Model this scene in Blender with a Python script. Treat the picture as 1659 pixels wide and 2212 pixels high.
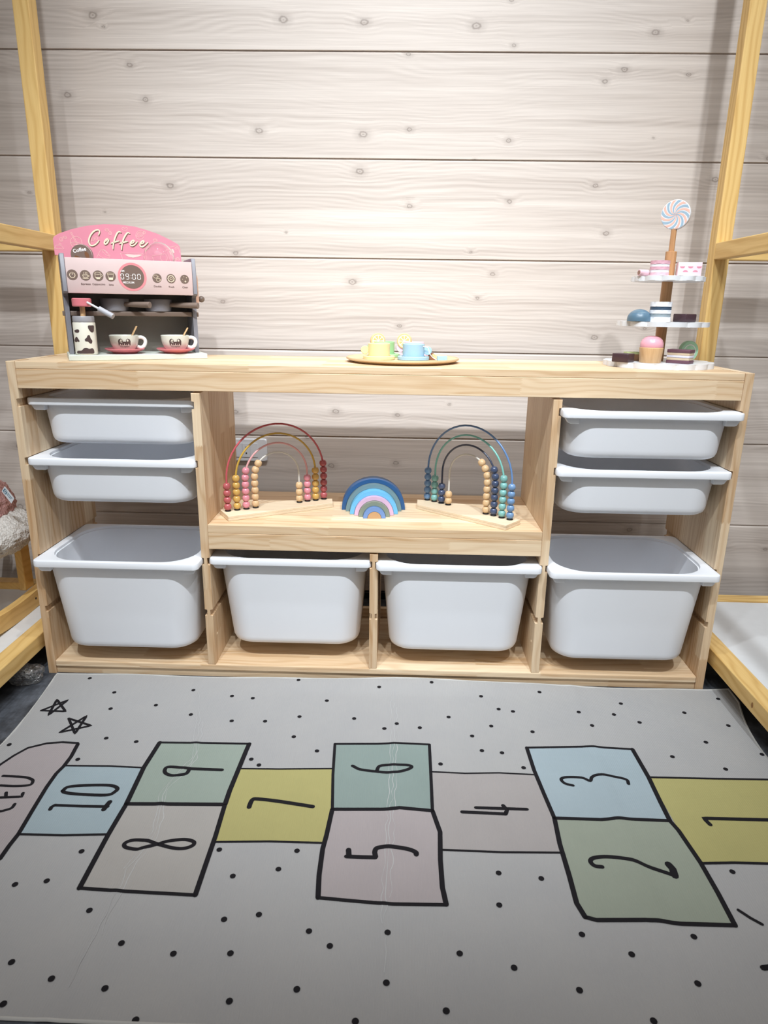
import bpy, bmesh, math, random
from mathutils import Vector, Matrix
random.seed(7)
for o in list(bpy.data.objects): bpy.data.objects.remove(o)
scene = bpy.context.scene
COL = scene.collection

# ------------------------------------------------------------------ camera
W_IMG, H_IMG, F_PX = 1659.0, 2212.0, 1481.655
CAM = Vector((0.06151, -1.65619, 0.975))
def cam_axes():
    p, y, r = [math.radians(a) for a in (-16.57316, 1.28029, -0.8446)]
    Rz = Matrix.Rotation(y, 3, 'Z'); Rx = Matrix.Rotation(p, 3, 'X')
    Ry = Matrix(((math.cos(r), 0, math.sin(r)), (0, 1, 0), (-math.sin(r), 0, math.cos(r))))
    return Rz @ Rx @ Ry
RC = cam_axes()
cam = bpy.data.cameras.new('camera'); camo = bpy.data.objects.new('camera', cam); COL.objects.link(camo)
M = Matrix.Identity(4)
for i in range(3):
    M[i][0] = RC[i][0]; M[i][1] = RC[i][2]; M[i][2] = -RC[i][1]; M[i][3] = CAM[i]
camo.matrix_world = M
cam.sensor_fit = 'HORIZONTAL'; cam.sensor_width = 36.0; cam.lens = F_PX / W_IMG * 36.0
cam.clip_start = 0.02
cam.dof.use_dof = True; cam.dof.focus_distance = 1.85; cam.dof.aperture_fstop = 14.0
scene.camera = camo

# ------------------------------------------------------------------ world and lights
world = bpy.data.worlds.new('world'); scene.world = world; world.use_nodes = True
bg = world.node_tree.nodes['Background']
bg.inputs[0].default_value = (1.0, 0.97, 0.94, 1); bg.inputs[1].default_value = 0.22
def spot(x, y, z, tx, ty, tz, watts, size=110, blend=1.0, rad=0.03, col=(0.90, 0.957, 1.0)):
    l = bpy.data.lights.new('ceiling_spotlight', 'SPOT'); l.energy = watts; l.spot_size = math.radians(size)
    l.spot_blend = blend; l.shadow_soft_size = rad; l.color = col
    o = bpy.data.objects.new('ceiling_spotlight', l); COL.objects.link(o)
    o.location = (x, y, z); o.rotation_euler = (Vector((tx, ty, tz)) - Vector((x, y, z))).to_track_quat('-Z', 'Y').to_euler()
SPOTS = [(-0.62, -1.30, 2.6, -0.56, 0.18, 0.42, 120), (-0.22, -1.32, 2.6, -0.22, 0.2, 0.46, 86),
         (0.30, -1.30, 2.6, 0.28, 0.2, 0.46, 86), (0.78, -1.30, 2.6, 0.62, 0.18, 0.42, 120)]
WASH = [(-0.56, -0.50, 2.6, -0.36, 0.56, 1.45, 52), (0.12, -0.50, 2.6, 0.05, 0.56, 0.85, 66), (0.93, -0.50, 2.6, 0.56, 0.56, 1.45, 52)]
def soft_fill(x, y, z, sx, sy, watts, tilt):
    l = bpy.data.lights.new('soft_fill_light', 'AREA'); l.shape = 'RECTANGLE'; l.size = sx; l.size_y = sy; l.energy = watts; l.color = (1.0, 0.98, 0.95)
    o = bpy.data.objects.new('soft_fill_light', l); COL.objects.link(o); o.location = (x, y, z); o.rotation_euler = (math.radians(tilt), 0, 0)
soft_fill(0.1, -2.3, 2.75, 3.0, 1.4, 17, 20)  # unseen area light added overhead as soft ambient fill, not an actual fixture
for s in SPOTS: spot(*s, 63)
for s in WASH: spot(*s, 94 if abs(s[0]) < 0.3 else 74)
scene.view_settings.view_transform = 'Standard'; scene.view_settings.look = 'None'
scene.view_settings.gamma = 1.0; scene.view_settings.use_curve_mapping = False
scene.view_settings.exposure = -0.08

# ------------------------------------------------------------------ pixel -> place (for measuring off the photograph)
def ray(u, v): return RC @ Vector(((u - W_IMG/2)/F_PX, 1.0, -(v - H_IMG/2)/F_PX))
def atZ(u, v, z): r = ray(u, v); return CAM + r*((z - CAM.z)/r.z)
def atY(u, v, y): r = ray(u, v); return CAM + r*((y - CAM.y)/r.y)
def atX(u, v, x): r = ray(u, v); return CAM + r*((x - CAM.x)/r.x)
def on_plane(u, v, p0, n): r = ray(u, v); return CAM + r*(((p0 - CAM).dot(n))/r.dot(n))

# ------------------------------------------------------------------ materials
def lin(c):
    f = lambda x: x/12.92 if x <= 0.04045 else ((x+0.055)/1.055)**2.4
    return tuple(f(x/255.0) for x in c) + (1.0,)
class NT:
    def __init__(s, name):
        s.m = bpy.data.materials.new(name); s.m.use_nodes = True; s.t = s.m.node_tree
        s.b = s.t.nodes['Principled BSDF']
    def n(s, kind, **kw):
        x = s.t.nodes.new(kind)
        for k, v in kw.items():
            if k.startswith('_'):
                x.inputs[k[1:].replace('_', ' ')].default_value = v
            else: setattr(x, k, v)
        return x
    def l(s, a, b): s.t.links.new(a, b)
    def math(s, op, a, b=None, clamp=False):
        x = s.t.nodes.new('ShaderNodeMath'); x.operation = op; x.use_clamp = clamp
        for i, q in enumerate((a, b)):
            if q is None: continue
            if isinstance(q, (int, float)): x.inputs[i].default_value = q
            else: s.l(q, x.inputs[i])
        return x.outputs[0]
    def mix(s, f, a, b, mode='MIX'):
        x = s.t.nodes.new('ShaderNodeMix'); x.data_type = 'RGBA'; x.blend_type = mode
        for i, q in ((0, f), (6, a), (7, b)):
            if isinstance(q, (int, float)): x.inputs[i].default_value = q
            elif isinstance(q, tuple): x.inputs[i].default_value = q
            else: s.l(q, x.inputs[i])
        return x.outputs[2]
    def ramp(s, f, stops):
        x = s.t.nodes.new('ShaderNodeValToRGB'); e = x.color_ramp.elements
        while len(e) < len(stops): e.new(0.5)
        for q, (p, c) in zip(e, stops): q.position = p; q.color = c if isinstance(c, tuple) else (c, c, c, 1)
        s.l(f, x.inputs[0]); return x.outputs[0]
    def comb(s, x, y, z):
        c = s.t.nodes.new('ShaderNodeCombineXYZ')
        for i, q in enumerate((x, y, z)):
            if isinstance(q, (int, float)): c.inputs[i].default_value = q
            else: s.l(q, c.inputs[i])
        return c.outputs[0]
    def bump(s, h, strength=0.2, dist=0.001):
        x = s.n('ShaderNodeBump'); x.inputs['Strength'].default_value = strength; x.inputs['Distance'].default_value = dist
        s.l(h, x.inputs['Height']); s.l(x.outputs[0], s.b.inputs['Normal'])
    def noise(s, vec, scale, detail=2.0, rough=0.5, dist=0.0):
        x = s.n('ShaderNodeTexNoise'); s.l(vec, x.inputs['Vector'])
        x.inputs['Scale'].default_value = scale; x.inputs['Detail'].default_value = detail
        x.inputs['Roughness'].default_value = rough; x.inputs['Distortion'].default_value = dist
        return x.outputs['Fac']
    def obj(s): return s.n('ShaderNodeTexCoord').outputs['Object']
_mats = {}
def plain(name, rgb, rough=0.5, var=0.04, scale=40.0, spec=0.5, metal=0.0, bump=0.0, coat=0.0):
    if name in _mats: return _mats[name]
    t = NT(name); c = lin(rgb)
    f = t.noise(t.obj(), scale, 3.0)
    lo = tuple(x*(1-var) for x in c[:3]) + (1,); hi = tuple(min(1, x*(1+var)) for x in c[:3]) + (1,)
    t.l(t.mix(f, lo, hi), t.b.inputs['Base Color'])
    t.b.inputs['Roughness'].default_value = rough; t.b.inputs['Specular IOR Level'].default_value = spec
    t.b.inputs['Metallic'].default_value = metal; t.b.inputs['Coat Weight'].default_value = coat
    if bump: t.bump(f, bump, 0.002)
    _mats[name] = t.m; return t.m
def wood(name, light, dark, along='X', stave=(0.42, 0.048), tone=0.62, grain=0.55, rings=0.5, rough=0.5, freq=1.0):
    if name in _mats: return _mats[name]
    t = NT(name); sep = t.n('ShaderNodeSeparateXYZ'); t.l(t.obj(), sep.inputs[0])
    X, Y, Z = sep.outputs[0], sep.outputs[1], sep.outputs[2]
    a, b, c = {'X': (X, Z, Y), 'Y': (Y, X, Z), 'Z': (Z, Y, X)}[along]
    oi = t.n('ShaderNodeObjectInfo').outputs['Random']
    row = t.math('ADD', b, t.math('MULTIPLY', c, 1.0))
    tri = t.math('MULTIPLY', t.math('PINGPONG', row, 0.002), 3.0)
    br = t.n('ShaderNodeTexBrick', offset=0.37, squash=1.0)
    br.inputs['Color1'].default_value = (0, 0, 0, 1); br.inputs['Color2'].default_value = (1, 1, 1, 1)
    br.inputs['Mortar'].default_value = (0.4, 0.4, 0.4, 1); br.inputs['Mortar Size'].default_value = 0.0
    br.inputs['Scale'].default_value = 1.0; br.inputs['Brick Width'].default_value = stave[0]; br.inputs['Row Height'].default_value = stave[1]
    t.l(t.comb(t.math('ADD', t.math('ADD', a, tri), t.math('MULTIPLY', oi, 3.0)), t.math('ADD', row, 5.0), 0.0), br.inputs['Vector'])
    bs = t.n('ShaderNodeSeparateColor'); t.l(br.outputs['Color'], bs.inputs[0]); sv = bs.outputs[0]
    ph = t.math('ADD', t.math('MULTIPLY', sv, 7.3), t.math('MULTIPLY', oi, 11.0))
    wob = t.noise(t.comb(t.math('MULTIPLY', a, 2.2*freq), t.math('MULTIPLY', b, 9.0*freq), t.math('ADD', t.math('MULTIPLY', c, 9.0*freq), ph)), 1.0, 2.0)
    ring = t.math('SINE', t.math('ADD', t.math('MULTIPLY', t.math('ADD', b, t.math('MULTIPLY', c, 0.8)), 330.0*freq), t.math('MULTIPLY', wob, 42.0)))
    ring = t.math('POWER', t.math('ADD', t.math('MULTIPLY', ring, 0.5), 0.5), 2.2)
    fine = t.noise(t.comb(t.math('MULTIPLY', a, 9.0), t.math('MULTIPLY', b, 420.0), t.math('ADD', t.math('MULTIPLY', c, 420.0), ph)), 1.0, 3.0)
    amp = t.noise(t.comb(t.math('MULTIPLY', a, 3.0), t.math('MULTIPLY', b, 20.0), ph), 1.0, 1.0)
    m1 = t.math('MULTIPLY', t.math('MULTIPLY', ring, amp), rings)
    m2 = t.math('MULTIPLY', t.math('SUBTRACT', fine, 0.35), grain)
    m3 = t.math('MULTIPLY', sv, tone)
    f = t.math('ADD', t.math('ADD', m1, m2), m3, clamp=True)
    t.l(t.mix(f, lin(light), lin(dark)), t.b.inputs['Base Color'])
    t.b.inputs['Roughness'].default_value = rough; t.b.inputs['Specular IOR Level'].default_value = 0.35
    t.bump(fine, 0.12, 0.0006)
    _mats[name] = t.m; return t.m

PINE_L, PINE_D = (238, 217, 186), (196, 158, 116)
pine_x = wood('pine_boards_lengthwise', PINE_L, PINE_D, 'X', (0.46, 0.047))
pine_y = wood('pine_boards_depthwise', PINE_L, PINE_D, 'Y', (0.40, 0.05))
pine_z = wood('pine_boards_upright', PINE_L, (190, 150, 108), 'Z', (0.38, 0.05))
BED_L, BED_D = (236, 200, 132), (196, 146, 72)
bed_x = wood('yellow_pine_lengthwise', BED_L, BED_D, 'X', (9.0, 9.0), 0.2, 0.5, 0.7)
bed_y = wood('yellow_pine_depthwise', BED_L, BED_D, 'Y', (9.0, 9.0), 0.2, 0.5, 0.7)
bed_z = wood('yellow_pine_upright', BED_L, BED_D, 'Z', (9.0, 9.0), 0.2, 0.5, 0.7)

# ------------------------------------------------------------------ mesh helpers
def obj(name, bm, mat, parent=None, smooth=None):
    bmesh.ops.recalc_face_normals(bm, faces=bm.faces[:])
    me = bpy.data.meshes.new(name); bm.to_mesh(me); bm.free()
    if smooth is not None:
        for p in me.polygons: p.use_smooth = True
        me.set_sharp_from_angle(angle=math.radians(smooth))
    if mat: me.materials.append(mat)
    o = bpy.data.objects.new(name, me); COL.objects.link(o)
    if parent: o.parent = parent
    return o
def thing(name, label, cat, loc=(0, 0, 0), rz=0.0, group=None):
    o = bpy.data.objects.new(name, None); COL.objects.link(o); o.location = loc; o.rotation_euler = (0, 0, rz)
    o.empty_display_size = 0.02; tag(o, label, cat, group); return o
def tag(o, label, cat, group=None):
    o['label'] = label; o['category'] = cat
    if group: o['group'] = group
    return o
def struct(o): o['kind'] = 'structure'; return o
def copy_of(o, parent=None, loc=None):
    c = o.copy(); COL.objects.link(c); c.parent = parent
    if loc is not None: c.location = loc
    return c
def NB(): return bmesh.new()
def box(bm, x0, x1, y0, y1, z0, z1, bev=0.0, seg=1, mat=None):
    g = bmesh.ops.create_cube(bm, size=1.0); vs = g['verts']
    for v in vs:
        v.co = Vector(((x0+x1)/2 + v.co.x*(x1-x0), (y0+y1)/2 + v.co.y*(y1-y0), (z0+z1)/2 + v.co.z*(z1-z0)))
    if mat is not None: bmesh.ops.transform(bm, matrix=mat, verts=vs)
    if bev:
        es = list({e for v in vs for e in v.link_edges})
        bmesh.ops.bevel(bm, geom=es, offset=bev, segments=seg, affect='EDGES', profile=0.5)
    return bm
def prism(bm, poly, depth, fn, bev=0.0):
    """poly: 2-d outline, fn(a,b,t) -> 3-d, t runs 0..depth"""
    A = [bm.verts.new(fn(a, b, 0.0)) for a, b in poly]; B = [bm.verts.new(fn(a, b, depth)) for a, b in poly]
    n = len(poly); fs = [bm.faces.new(A), bm.faces.new(list(reversed(B)))]
    for i in range(n): fs.append(bm.faces.new((A[i], B[i], B[(i+1) % n], A[(i+1) % n])))
    if bev:
        es = [e for f in fs[:2] for e in f.edges]
        bmesh.ops.bevel(bm, geom=es, offset=bev, segments=1, affect='EDGES', profile=0.5)
    return bm
def loft(bm, loops, close=True, cap0=False, cap1=False):
    R = [[bm.verts.new(p) for p in L] for L in loops]; n = len(R[0])
    for a, b in zip(R[:-1], R[1:]):
        for i in range(n if close else n-1): bm.faces.new((a[i], a[(i+1) % n], b[(i+1) % n], b[i]))
    if cap0: bm.faces.new(list(reversed(R[0])))
    if cap1: bm.faces.new(R[-1])
    return bm
def lathe(bm, prof, seg=24, mat=None):
    """prof: (radius, height) pairs from bottom to top; radius 0 closes"""
    rows = []
    for r, z in prof:
        if r < 1e-6: rows.append([bm.verts.new((0, 0, z))])
        else: rows.append([bm.verts.new((r*math.cos(2*math.pi*i/seg), r*math.sin(2*math.pi*i/seg), z)) for i in range(seg)])
    for a, b in zip(rows[:-1], rows[1:]):
        if len(a) == 1 and len(b) == 1: continue
        for i in range(seg):
            j = (i+1) % seg
            if len(a) == 1: bm.faces.new((a[0], b[i], b[j]))
            elif len(b) == 1: bm.faces.new((a[i], a[j], b[0]))
            else: bm.faces.new((a[i], a[j], b[j], b[i]))
    vs = [v for r in rows for v in r]
    if mat is not None: bmesh.ops.transform(bm, matrix=mat, verts=vs)
    return bm
def disc_prof(r, h, b=0.001): return [(0, 0), (r-b, 0), (r, b), (r, h-b), (r-b, h), (0, h)]
def tube(bm, pts, r, seg=8, closed=False, caps=True):
    pts = [Vector(p) for p in pts]; n = len(pts); loops = []; up = None
    for i, p in enumerate(pts):
        a = pts[(i-1) % n] if (closed or i > 0) else p; b = pts[(i+1) % n] if (closed or i < n-1) else p
        t = (b-a).normalized()
        if up is None: up = Vector((0, 0, 1)) if abs(t.z) < 0.9 else Vector((0, 1, 0))
        s = t.cross(up).normalized(); up = s.cross(t).normalized()
        rr = r[i] if isinstance(r, (list, tuple)) else r
        loops.append([p + (s*math.cos(2*math.pi*k/seg) + up*math.sin(2*math.pi*k/seg))*rr for k in range(seg)])
    if closed: loops.append(loops[0])
    loft(bm, loops, True, caps and not closed, caps and not closed)
    if closed: bmesh.ops.remove_doubles(bm, verts=bm.verts[:], dist=1e-6)
    return bm
def rrect(w, d, r, n=6, cx=0.0, cy=0.0):
    P = []
    for sx, sy, a0 in ((1, 1, 0), (-1, 1, 90), (-1, -1, 180), (1, -1, 270)):
        for k in range(n+1):
            a = math.radians(a0 + 90.0*k/n)
            P.append((cx + sx*(w/2-r) + r*math.cos(a), cy + sy*(d/2-r) + r*math.sin(a)))
    return P
def smoothline(pts, per=6, closed=False):
    P = [Vector(p) for p in pts]; n = len(P); out = []
    rng = range(n if closed else n-1)
    for i in rng:
        p1, p2 = P[i], P[(i+1) % n]
        p0 = P[(i-1) % n] if (closed or i > 0) else p1 + (p1-p2); p3 = P[(i+2) % n] if (closed or i < n-2) else p2 + (p2-p1)
        for k in range(per):
            t = k/per
            out.append(0.5*((2*p1) + (p2-p0)*t + (2*p0-5*p1+4*p2-p3)*t*t + (3*p1-p0-3*p2+p3)*t**3))
    if not closed: out.append(P[-1])
    return out
def resample(pts, step):
    P = [Vector(p) for p in pts]; out = [P[0]]
    for a, b in zip(P[:-1], P[1:]):
        k = max(1, int(math.ceil((b-a).length/step)))
        out += [a + (b-a)*(i/k) for i in range(1, k+1)]
    return out
def stroke(bm, pts, width, fn, closed=False, caps=True, step=None):
    """a flat pen stroke along 2-d pts (metres on the surface), fn maps 2-d to the surface; width a number or per-point list"""
    P = [Vector((p[0], p[1])) for p in pts]
    if step: P = resample(P, step)
    n = len(P); L = []; Rr = []
    for i, p in enumerate(P):
        a = P[(i-1) % n] if (closed or i > 0) else p; b = P[(i+1) % n] if (closed or i < n-1) else p
        t = (b-a); t = t.normalized() if t.length > 1e-9 else Vector((1, 0)); s = Vector((-t.y, t.x))
        w = (width[min(i, len(width)-1)] if isinstance(width, (list, tuple)) else width)/2
        L.append(bm.verts.new(fn(*(p + s*w)))); Rr.append(bm.verts.new(fn(*(p - s*w))))
    for i in range(n if closed else n-1):
        j = (i+1) % n; bm.faces.new((L[i], L[j], Rr[j], Rr[i]))
    if caps and not closed:
        for p, k in ((P[0], 0), (P[-1], n-1)):
            w = (width[min(k, len(width)-1)] if isinstance(width, (list, tuple)) else width)/2
            bm.faces.new([bm.verts.new(fn(p.x + w*math.cos(q*math.pi/4), p.y + w*math.sin(q*math.pi/4))) for q in range(8)])
    return bm
def blob(bm, pts, fn): bm.faces.new([bm.verts.new(fn(p[0], p[1])) for p in pts]); return bm
def circle(cx, cy, rx, ry=None, n=24): return [(cx + rx*math.cos(2*math.pi*i/n), cy + (ry or rx)*math.sin(2*math.pi*i/n)) for i in range(n)]
def text_bm(bm, s, size, fn, cx=0.0, cy=0.0, sx=1.0, bold=0.0, rot=0.0):
    cu = bpy.data.curves.new('lettering', 'FONT'); cu.body = s; cu.size = size; cu.align_x = 'CENTER'; cu.align_y = 'CENTER'; cu.offset = bold
    cu.resolution_u = 3
    o = bpy.data.objects.new('lettering', cu); COL.objects.link(o)
    dg = bpy.context.evaluated_depsgraph_get(); me = bpy.data.meshes.new_from_object(o.evaluated_get(dg))
    ca, sa = math.cos(rot), math.sin(rot); vs = []
    for v in me.vertices:
        x, y = v.co.x*sx, v.co.y
        vs.append(bm.verts.new(fn(cx + x*ca - y*sa, cy + x*sa + y*ca)))
    for p in me.polygons:
        try: bm.faces.new([vs[i] for i in p.vertices])
        except ValueError: pass
    bpy.data.objects.remove(o); bpy.data.curves.remove(cu); bpy.data.meshes.remove(me); return bm

# ------------------------------------------------------------------ room
WALL_Y = 0.5646
def floor_mat():
    t = NT('dark_patterned_vinyl'); o = t.obj()
    a = t.noise(o, 5.0, 5.0, 0.65); b = t.noise(o, 60.0, 4.0, 0.7)
    sp = t.n('ShaderNodeSeparateXYZ'); t.l(o, sp.inputs[0])
    st = t.noise(t.comb(t.math('MULTIPLY', sp.outputs[0], 160.0), t.math('MULTIPLY', sp.outputs[1], 30.0), 0.0), 1.0, 3.0)
    f = t.math('MULTIPLY', t.ramp(a, [(0.42, 0.0), (0.62, 1.0)]), t.math('ADD', t.math('MULTIPLY', b, 0.8), t.math('MULTIPLY', st, 0.8)))
    t.l(t.mix(f, lin((38, 39, 43)), lin((106, 111, 120))), t.b.inputs['Base Color'])
    t.b.inputs['Roughness'].default_value = 0.55; t.bump(b, 0.2, 0.001); return t.m
fl = NB(); box(fl, -3.2, 3.2, -3.4, 0.62, -0.05, 0.0)
struct(obj('floor', fl, floor_mat()))['label'] = 'dark mottled charcoal floor under rug and beds'

def wall_mat():
    t = NT('whitewashed_pine_cladding'); o = t.obj(); sp = t.n('ShaderNodeSeparateXYZ'); t.l(o, sp.inputs[0])
    X, Z = sp.outputs[0], sp.outputs[2]
    oi = t.n('ShaderNodeObjectInfo').outputs['Random']; off = t.math('MULTIPLY', oi, 9.0); Xo = t.math('ADD', X, off)
    # knots: voronoi cells about 0.2 m, a small dark ring with a heart
    kv = t.n('ShaderNodeTexVoronoi', feature='F1', voronoi_dimensions='2D'); kv.inputs['Scale'].default_value = 1.0; kv.inputs['Randomness'].default_value = 0.95
    t.l(t.comb(t.math('MULTIPLY', Xo, 3.7), t.math('MULTIPLY', Z, 5.6), 0.0), kv.inputs['Vector'])
    kd = t.math('ADD', kv.outputs['Distance'], t.math('MULTIPLY', t.math('SUBTRACT', t.noise(o, 90.0, 2.0), 0.5), 0.035))
    kc = t.n('ShaderNodeSeparateColor'); t.l(kv.outputs['Color'], kc.inputs[0])
    kd = t.math('DIVIDE', kd, t.math('ADD', t.math('MULTIPLY', kc.outputs[0], 1.0), 0.35))
    near = t.ramp(kd, [(0.0, 1.0), (0.2, 0.0)])
    ring = t.ramp(kd, [(0.0, 0.7), (0.014, 0.2), (0.028, 0.85), (0.042, 0.25), (0.10, 0.0)])
    wob = t.noise(t.comb(t.math('MULTIPLY', Xo, 1.6), t.math('MULTIPLY', Z, 5.0), off), 1.0, 2.0)
    ph = t.math('ADD', t.math('MULTIPLY', Z, 520.0), t.math('ADD', t.math('MULTIPLY', wob, 60.0), t.math('MULTIPLY', near, 7.0)))
    rg = t.math('ADD', t.math('MULTIPLY', t.math('SINE', ph), 0.5), 0.5)
    fine = t.noise(t.comb(t.math('MULTIPLY', Xo, 5.0), off, t.math('ADD', t.math('MULTIPLY', Z, 480.0), t.math('MULTIPLY', near, 3.0))), 1.0, 4.0, 0.6)
    mid = t.noise(t.comb(t.math('MULTIPLY', Xo, 1.2), off, t.math('MULTIPLY', Z, 60.0)), 1.0, 3.0)
    band = t.noise(t.comb(t.math('MULTIPLY', Xo, 0.25), 3.0, t.math('MULTIPLY', Z, 17.0)), 1.0, 1.0)
    amp = t.ramp(band, [(0.42, 0.03), (0.62, 0.42)])
    f = t.math('ADD', t.math('MULTIPLY', t.math('SUBTRACT', fine, 0.38), 0.9), t.math('MULTIPLY', t.math('SUBTRACT', mid, 0.45), 0.9))
    f = t.math('ADD', f, t.math('MULTIPLY', t.math('MULTIPLY', rg, amp), 0.55))
    f = t.math('ADD', f, t.math('MULTIPLY', band, 0.35), clamp=True)
    c = t.mix(f, lin((228, 218, 210)), lin((174, 161, 152)))
    c = t.mix(t.math('MULTIPLY', ring, 0.8), c, lin((112, 98, 90)))
    t.l(c, t.b.inputs['Base Color']); t.b.inputs['Roughness'].default_value = 0.42; t.b.inputs['Specular IOR Level'].default_value = 0.4
    t.bump(fine, 0.1, 0.0005); return t.m
WALLM = wall_mat()
wb = NB(); box(wb, -3.2, 3.2, WALL_Y + 0.0048, WALL_Y + 0.10, 0.0, 3.0)
wall = struct(obj('wall_back', wb, plain('dark_groove', (170, 156, 146), 0.8))); wall['label'] = 'wall clad in whitewashed horizontal pine planks'
G0, GP = 1.6688, 0.2748
for i in range(-4, 7):
    zt_ = G0 - i*GP - 0.002; zb_ = zt_ - GP + 0.0022
    if zb_ < 0.0: zb_ = 0.026
    if zt_ > 3.0: zt_ = 3.0
    b = NB()
    poly = [(WALL_Y+0.005, zb_), (WALL_Y+0.001, zb_), (WALL_Y, zb_+0.001), (WALL_Y, zt_-0.0055), (WALL_Y+0.005, zt_), (WALL_Y+0.005, zt_)]
    prism(b, poly, 6.4, lambda a, c, t: (-3.2 + t, a, c))
    obj('plank', b, WALLM, wall)
bb = NB(); box(bb, -3.2, 3.2, WALL_Y - 0.012, WALL_Y + 0.01, 0.0, 0.024, 0.001)
struct(obj('baseboard_back', bb, plain('black_skirting', (24, 24, 26), 0.4)))['label'] = 'low black skirting strip below plank wall'

# ------------------------------------------------------------------ storage unit
HW, TH, ZT = 0.89, 0.0212, 0.8397
ZA0, ZA1 = 0.7755, 0.8220           # top apron
ZB = 0.0392                         # bottom shelf top
ZM = 0.4378                         # middle shelf top
DEP = 0.3425
GRV = [(0.7308, 0.7506), (0.5848, 0.6046), (0.3276, 0.3475), (0.1840, 0.2014)]
D1, D2, D3 = -0.4368, 0.0001, 0.4370
unit = thing('storage_unit', 'pale pine toy storage unit with open middle shelf and slots for bins', 'shelf unit')
def panel_profile(x0, x1, z0, z1, left, right, gd=0.0075):
    """outline in x,z with slots milled into the left / right face"""
    P = [(x0, z0), (x1, z0)]
    for a, b in sorted(right): P += [(x1, a), (x1-gd, a), (x1-gd, b), (x1, b)]
    P += [(x1, z1), (x0, z1)]
    for a, b in sorted(left, reverse=True): P += [(x0, b), (x0+gd, b), (x0+gd, a), (x0, a)]
    return P
def panel(name, x0, x1, z0, z1, left, right, y0=0.0, y1=DEP):
    b = NB(); prism(b, panel_profile(x0, x1, z0, z1, left, right), y1-y0, lambda a, c, t: (a, y0+t, c), 0.0008)
    return obj(name, b, pine_z, unit)
panel('side_panel', -HW, -HW+TH, 0.0, ZT, [], GRV)
panel('side_panel', HW-TH, HW, 0.0, ZT, GRV, [])
low = GRV[2:]
def divider(xc, z1, left, right):
    b = NB(); prism(b, panel_profile(xc-TH/2, xc+TH/2, ZB, z1, left, right), DEP-0.002, lambda a, c, t: (a, 0.001+t, c), 0.0008)
    for v in b.verts:                         # rounded front top corner
        if v.co.z > z1-0.001 and v.co.y < 0.004: v.co.z -= 0.005
    return obj('divider', b, pine_z, unit)
divider(D1, ZA0, GRV, low); divider(D2, 0.3716, low, low); divider(D3, ZA0, low, GRV)
def board(name, x0, x1, y0, y1, z0, z1, mat=None, bev=0.0012):
    b = NB(); box(b, x0, x1, y0, y1, z0, z1, bev, 2); return obj(name, b, mat or pine_x, unit)
xl, xr = -HW+TH+0.0003, HW-TH-0.0003
board('top_board', xl, xr, 0.0015, DEP, ZA1+0.0003, ZT-0.0003)
board('front_apron', xl, xr, 0.001, 0.019, ZA0, ZA1)
board('bottom_shelf', xl, xr, 0.0, DEP, ZB-0.018, ZB, None, 0.003)
board('bottom_apron', xl, xr, 0.005, 0.023, 0.0, ZB-0.0183)
board('back_rail', xl, xr, DEP-0.02, DEP-0.002, ZB+0.0005, ZB+0.03)
ml, mr = D1+TH/2+0.0003, D3-TH/2-0.0003
board('middle_shelf', ml, mr, 0.0005, DEP, 0.4153, ZM)
board('middle_apron', ml, mr, 0.0, 0.018, 0.3720, 0.4150)
for s, xp in ((1, D1+TH/2), (-1, D3-TH/2)):
    b = NB(); lathe(b, disc_prof(0.004, 0.0012, 0.0004), 14, Matrix.Translation((xp, 0.030, 0.118)) @ Matrix.Rotation(s*math.pi/2, 4, 'Y'))
    obj('dowel_plug', b, pine_y, unit)

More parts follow.
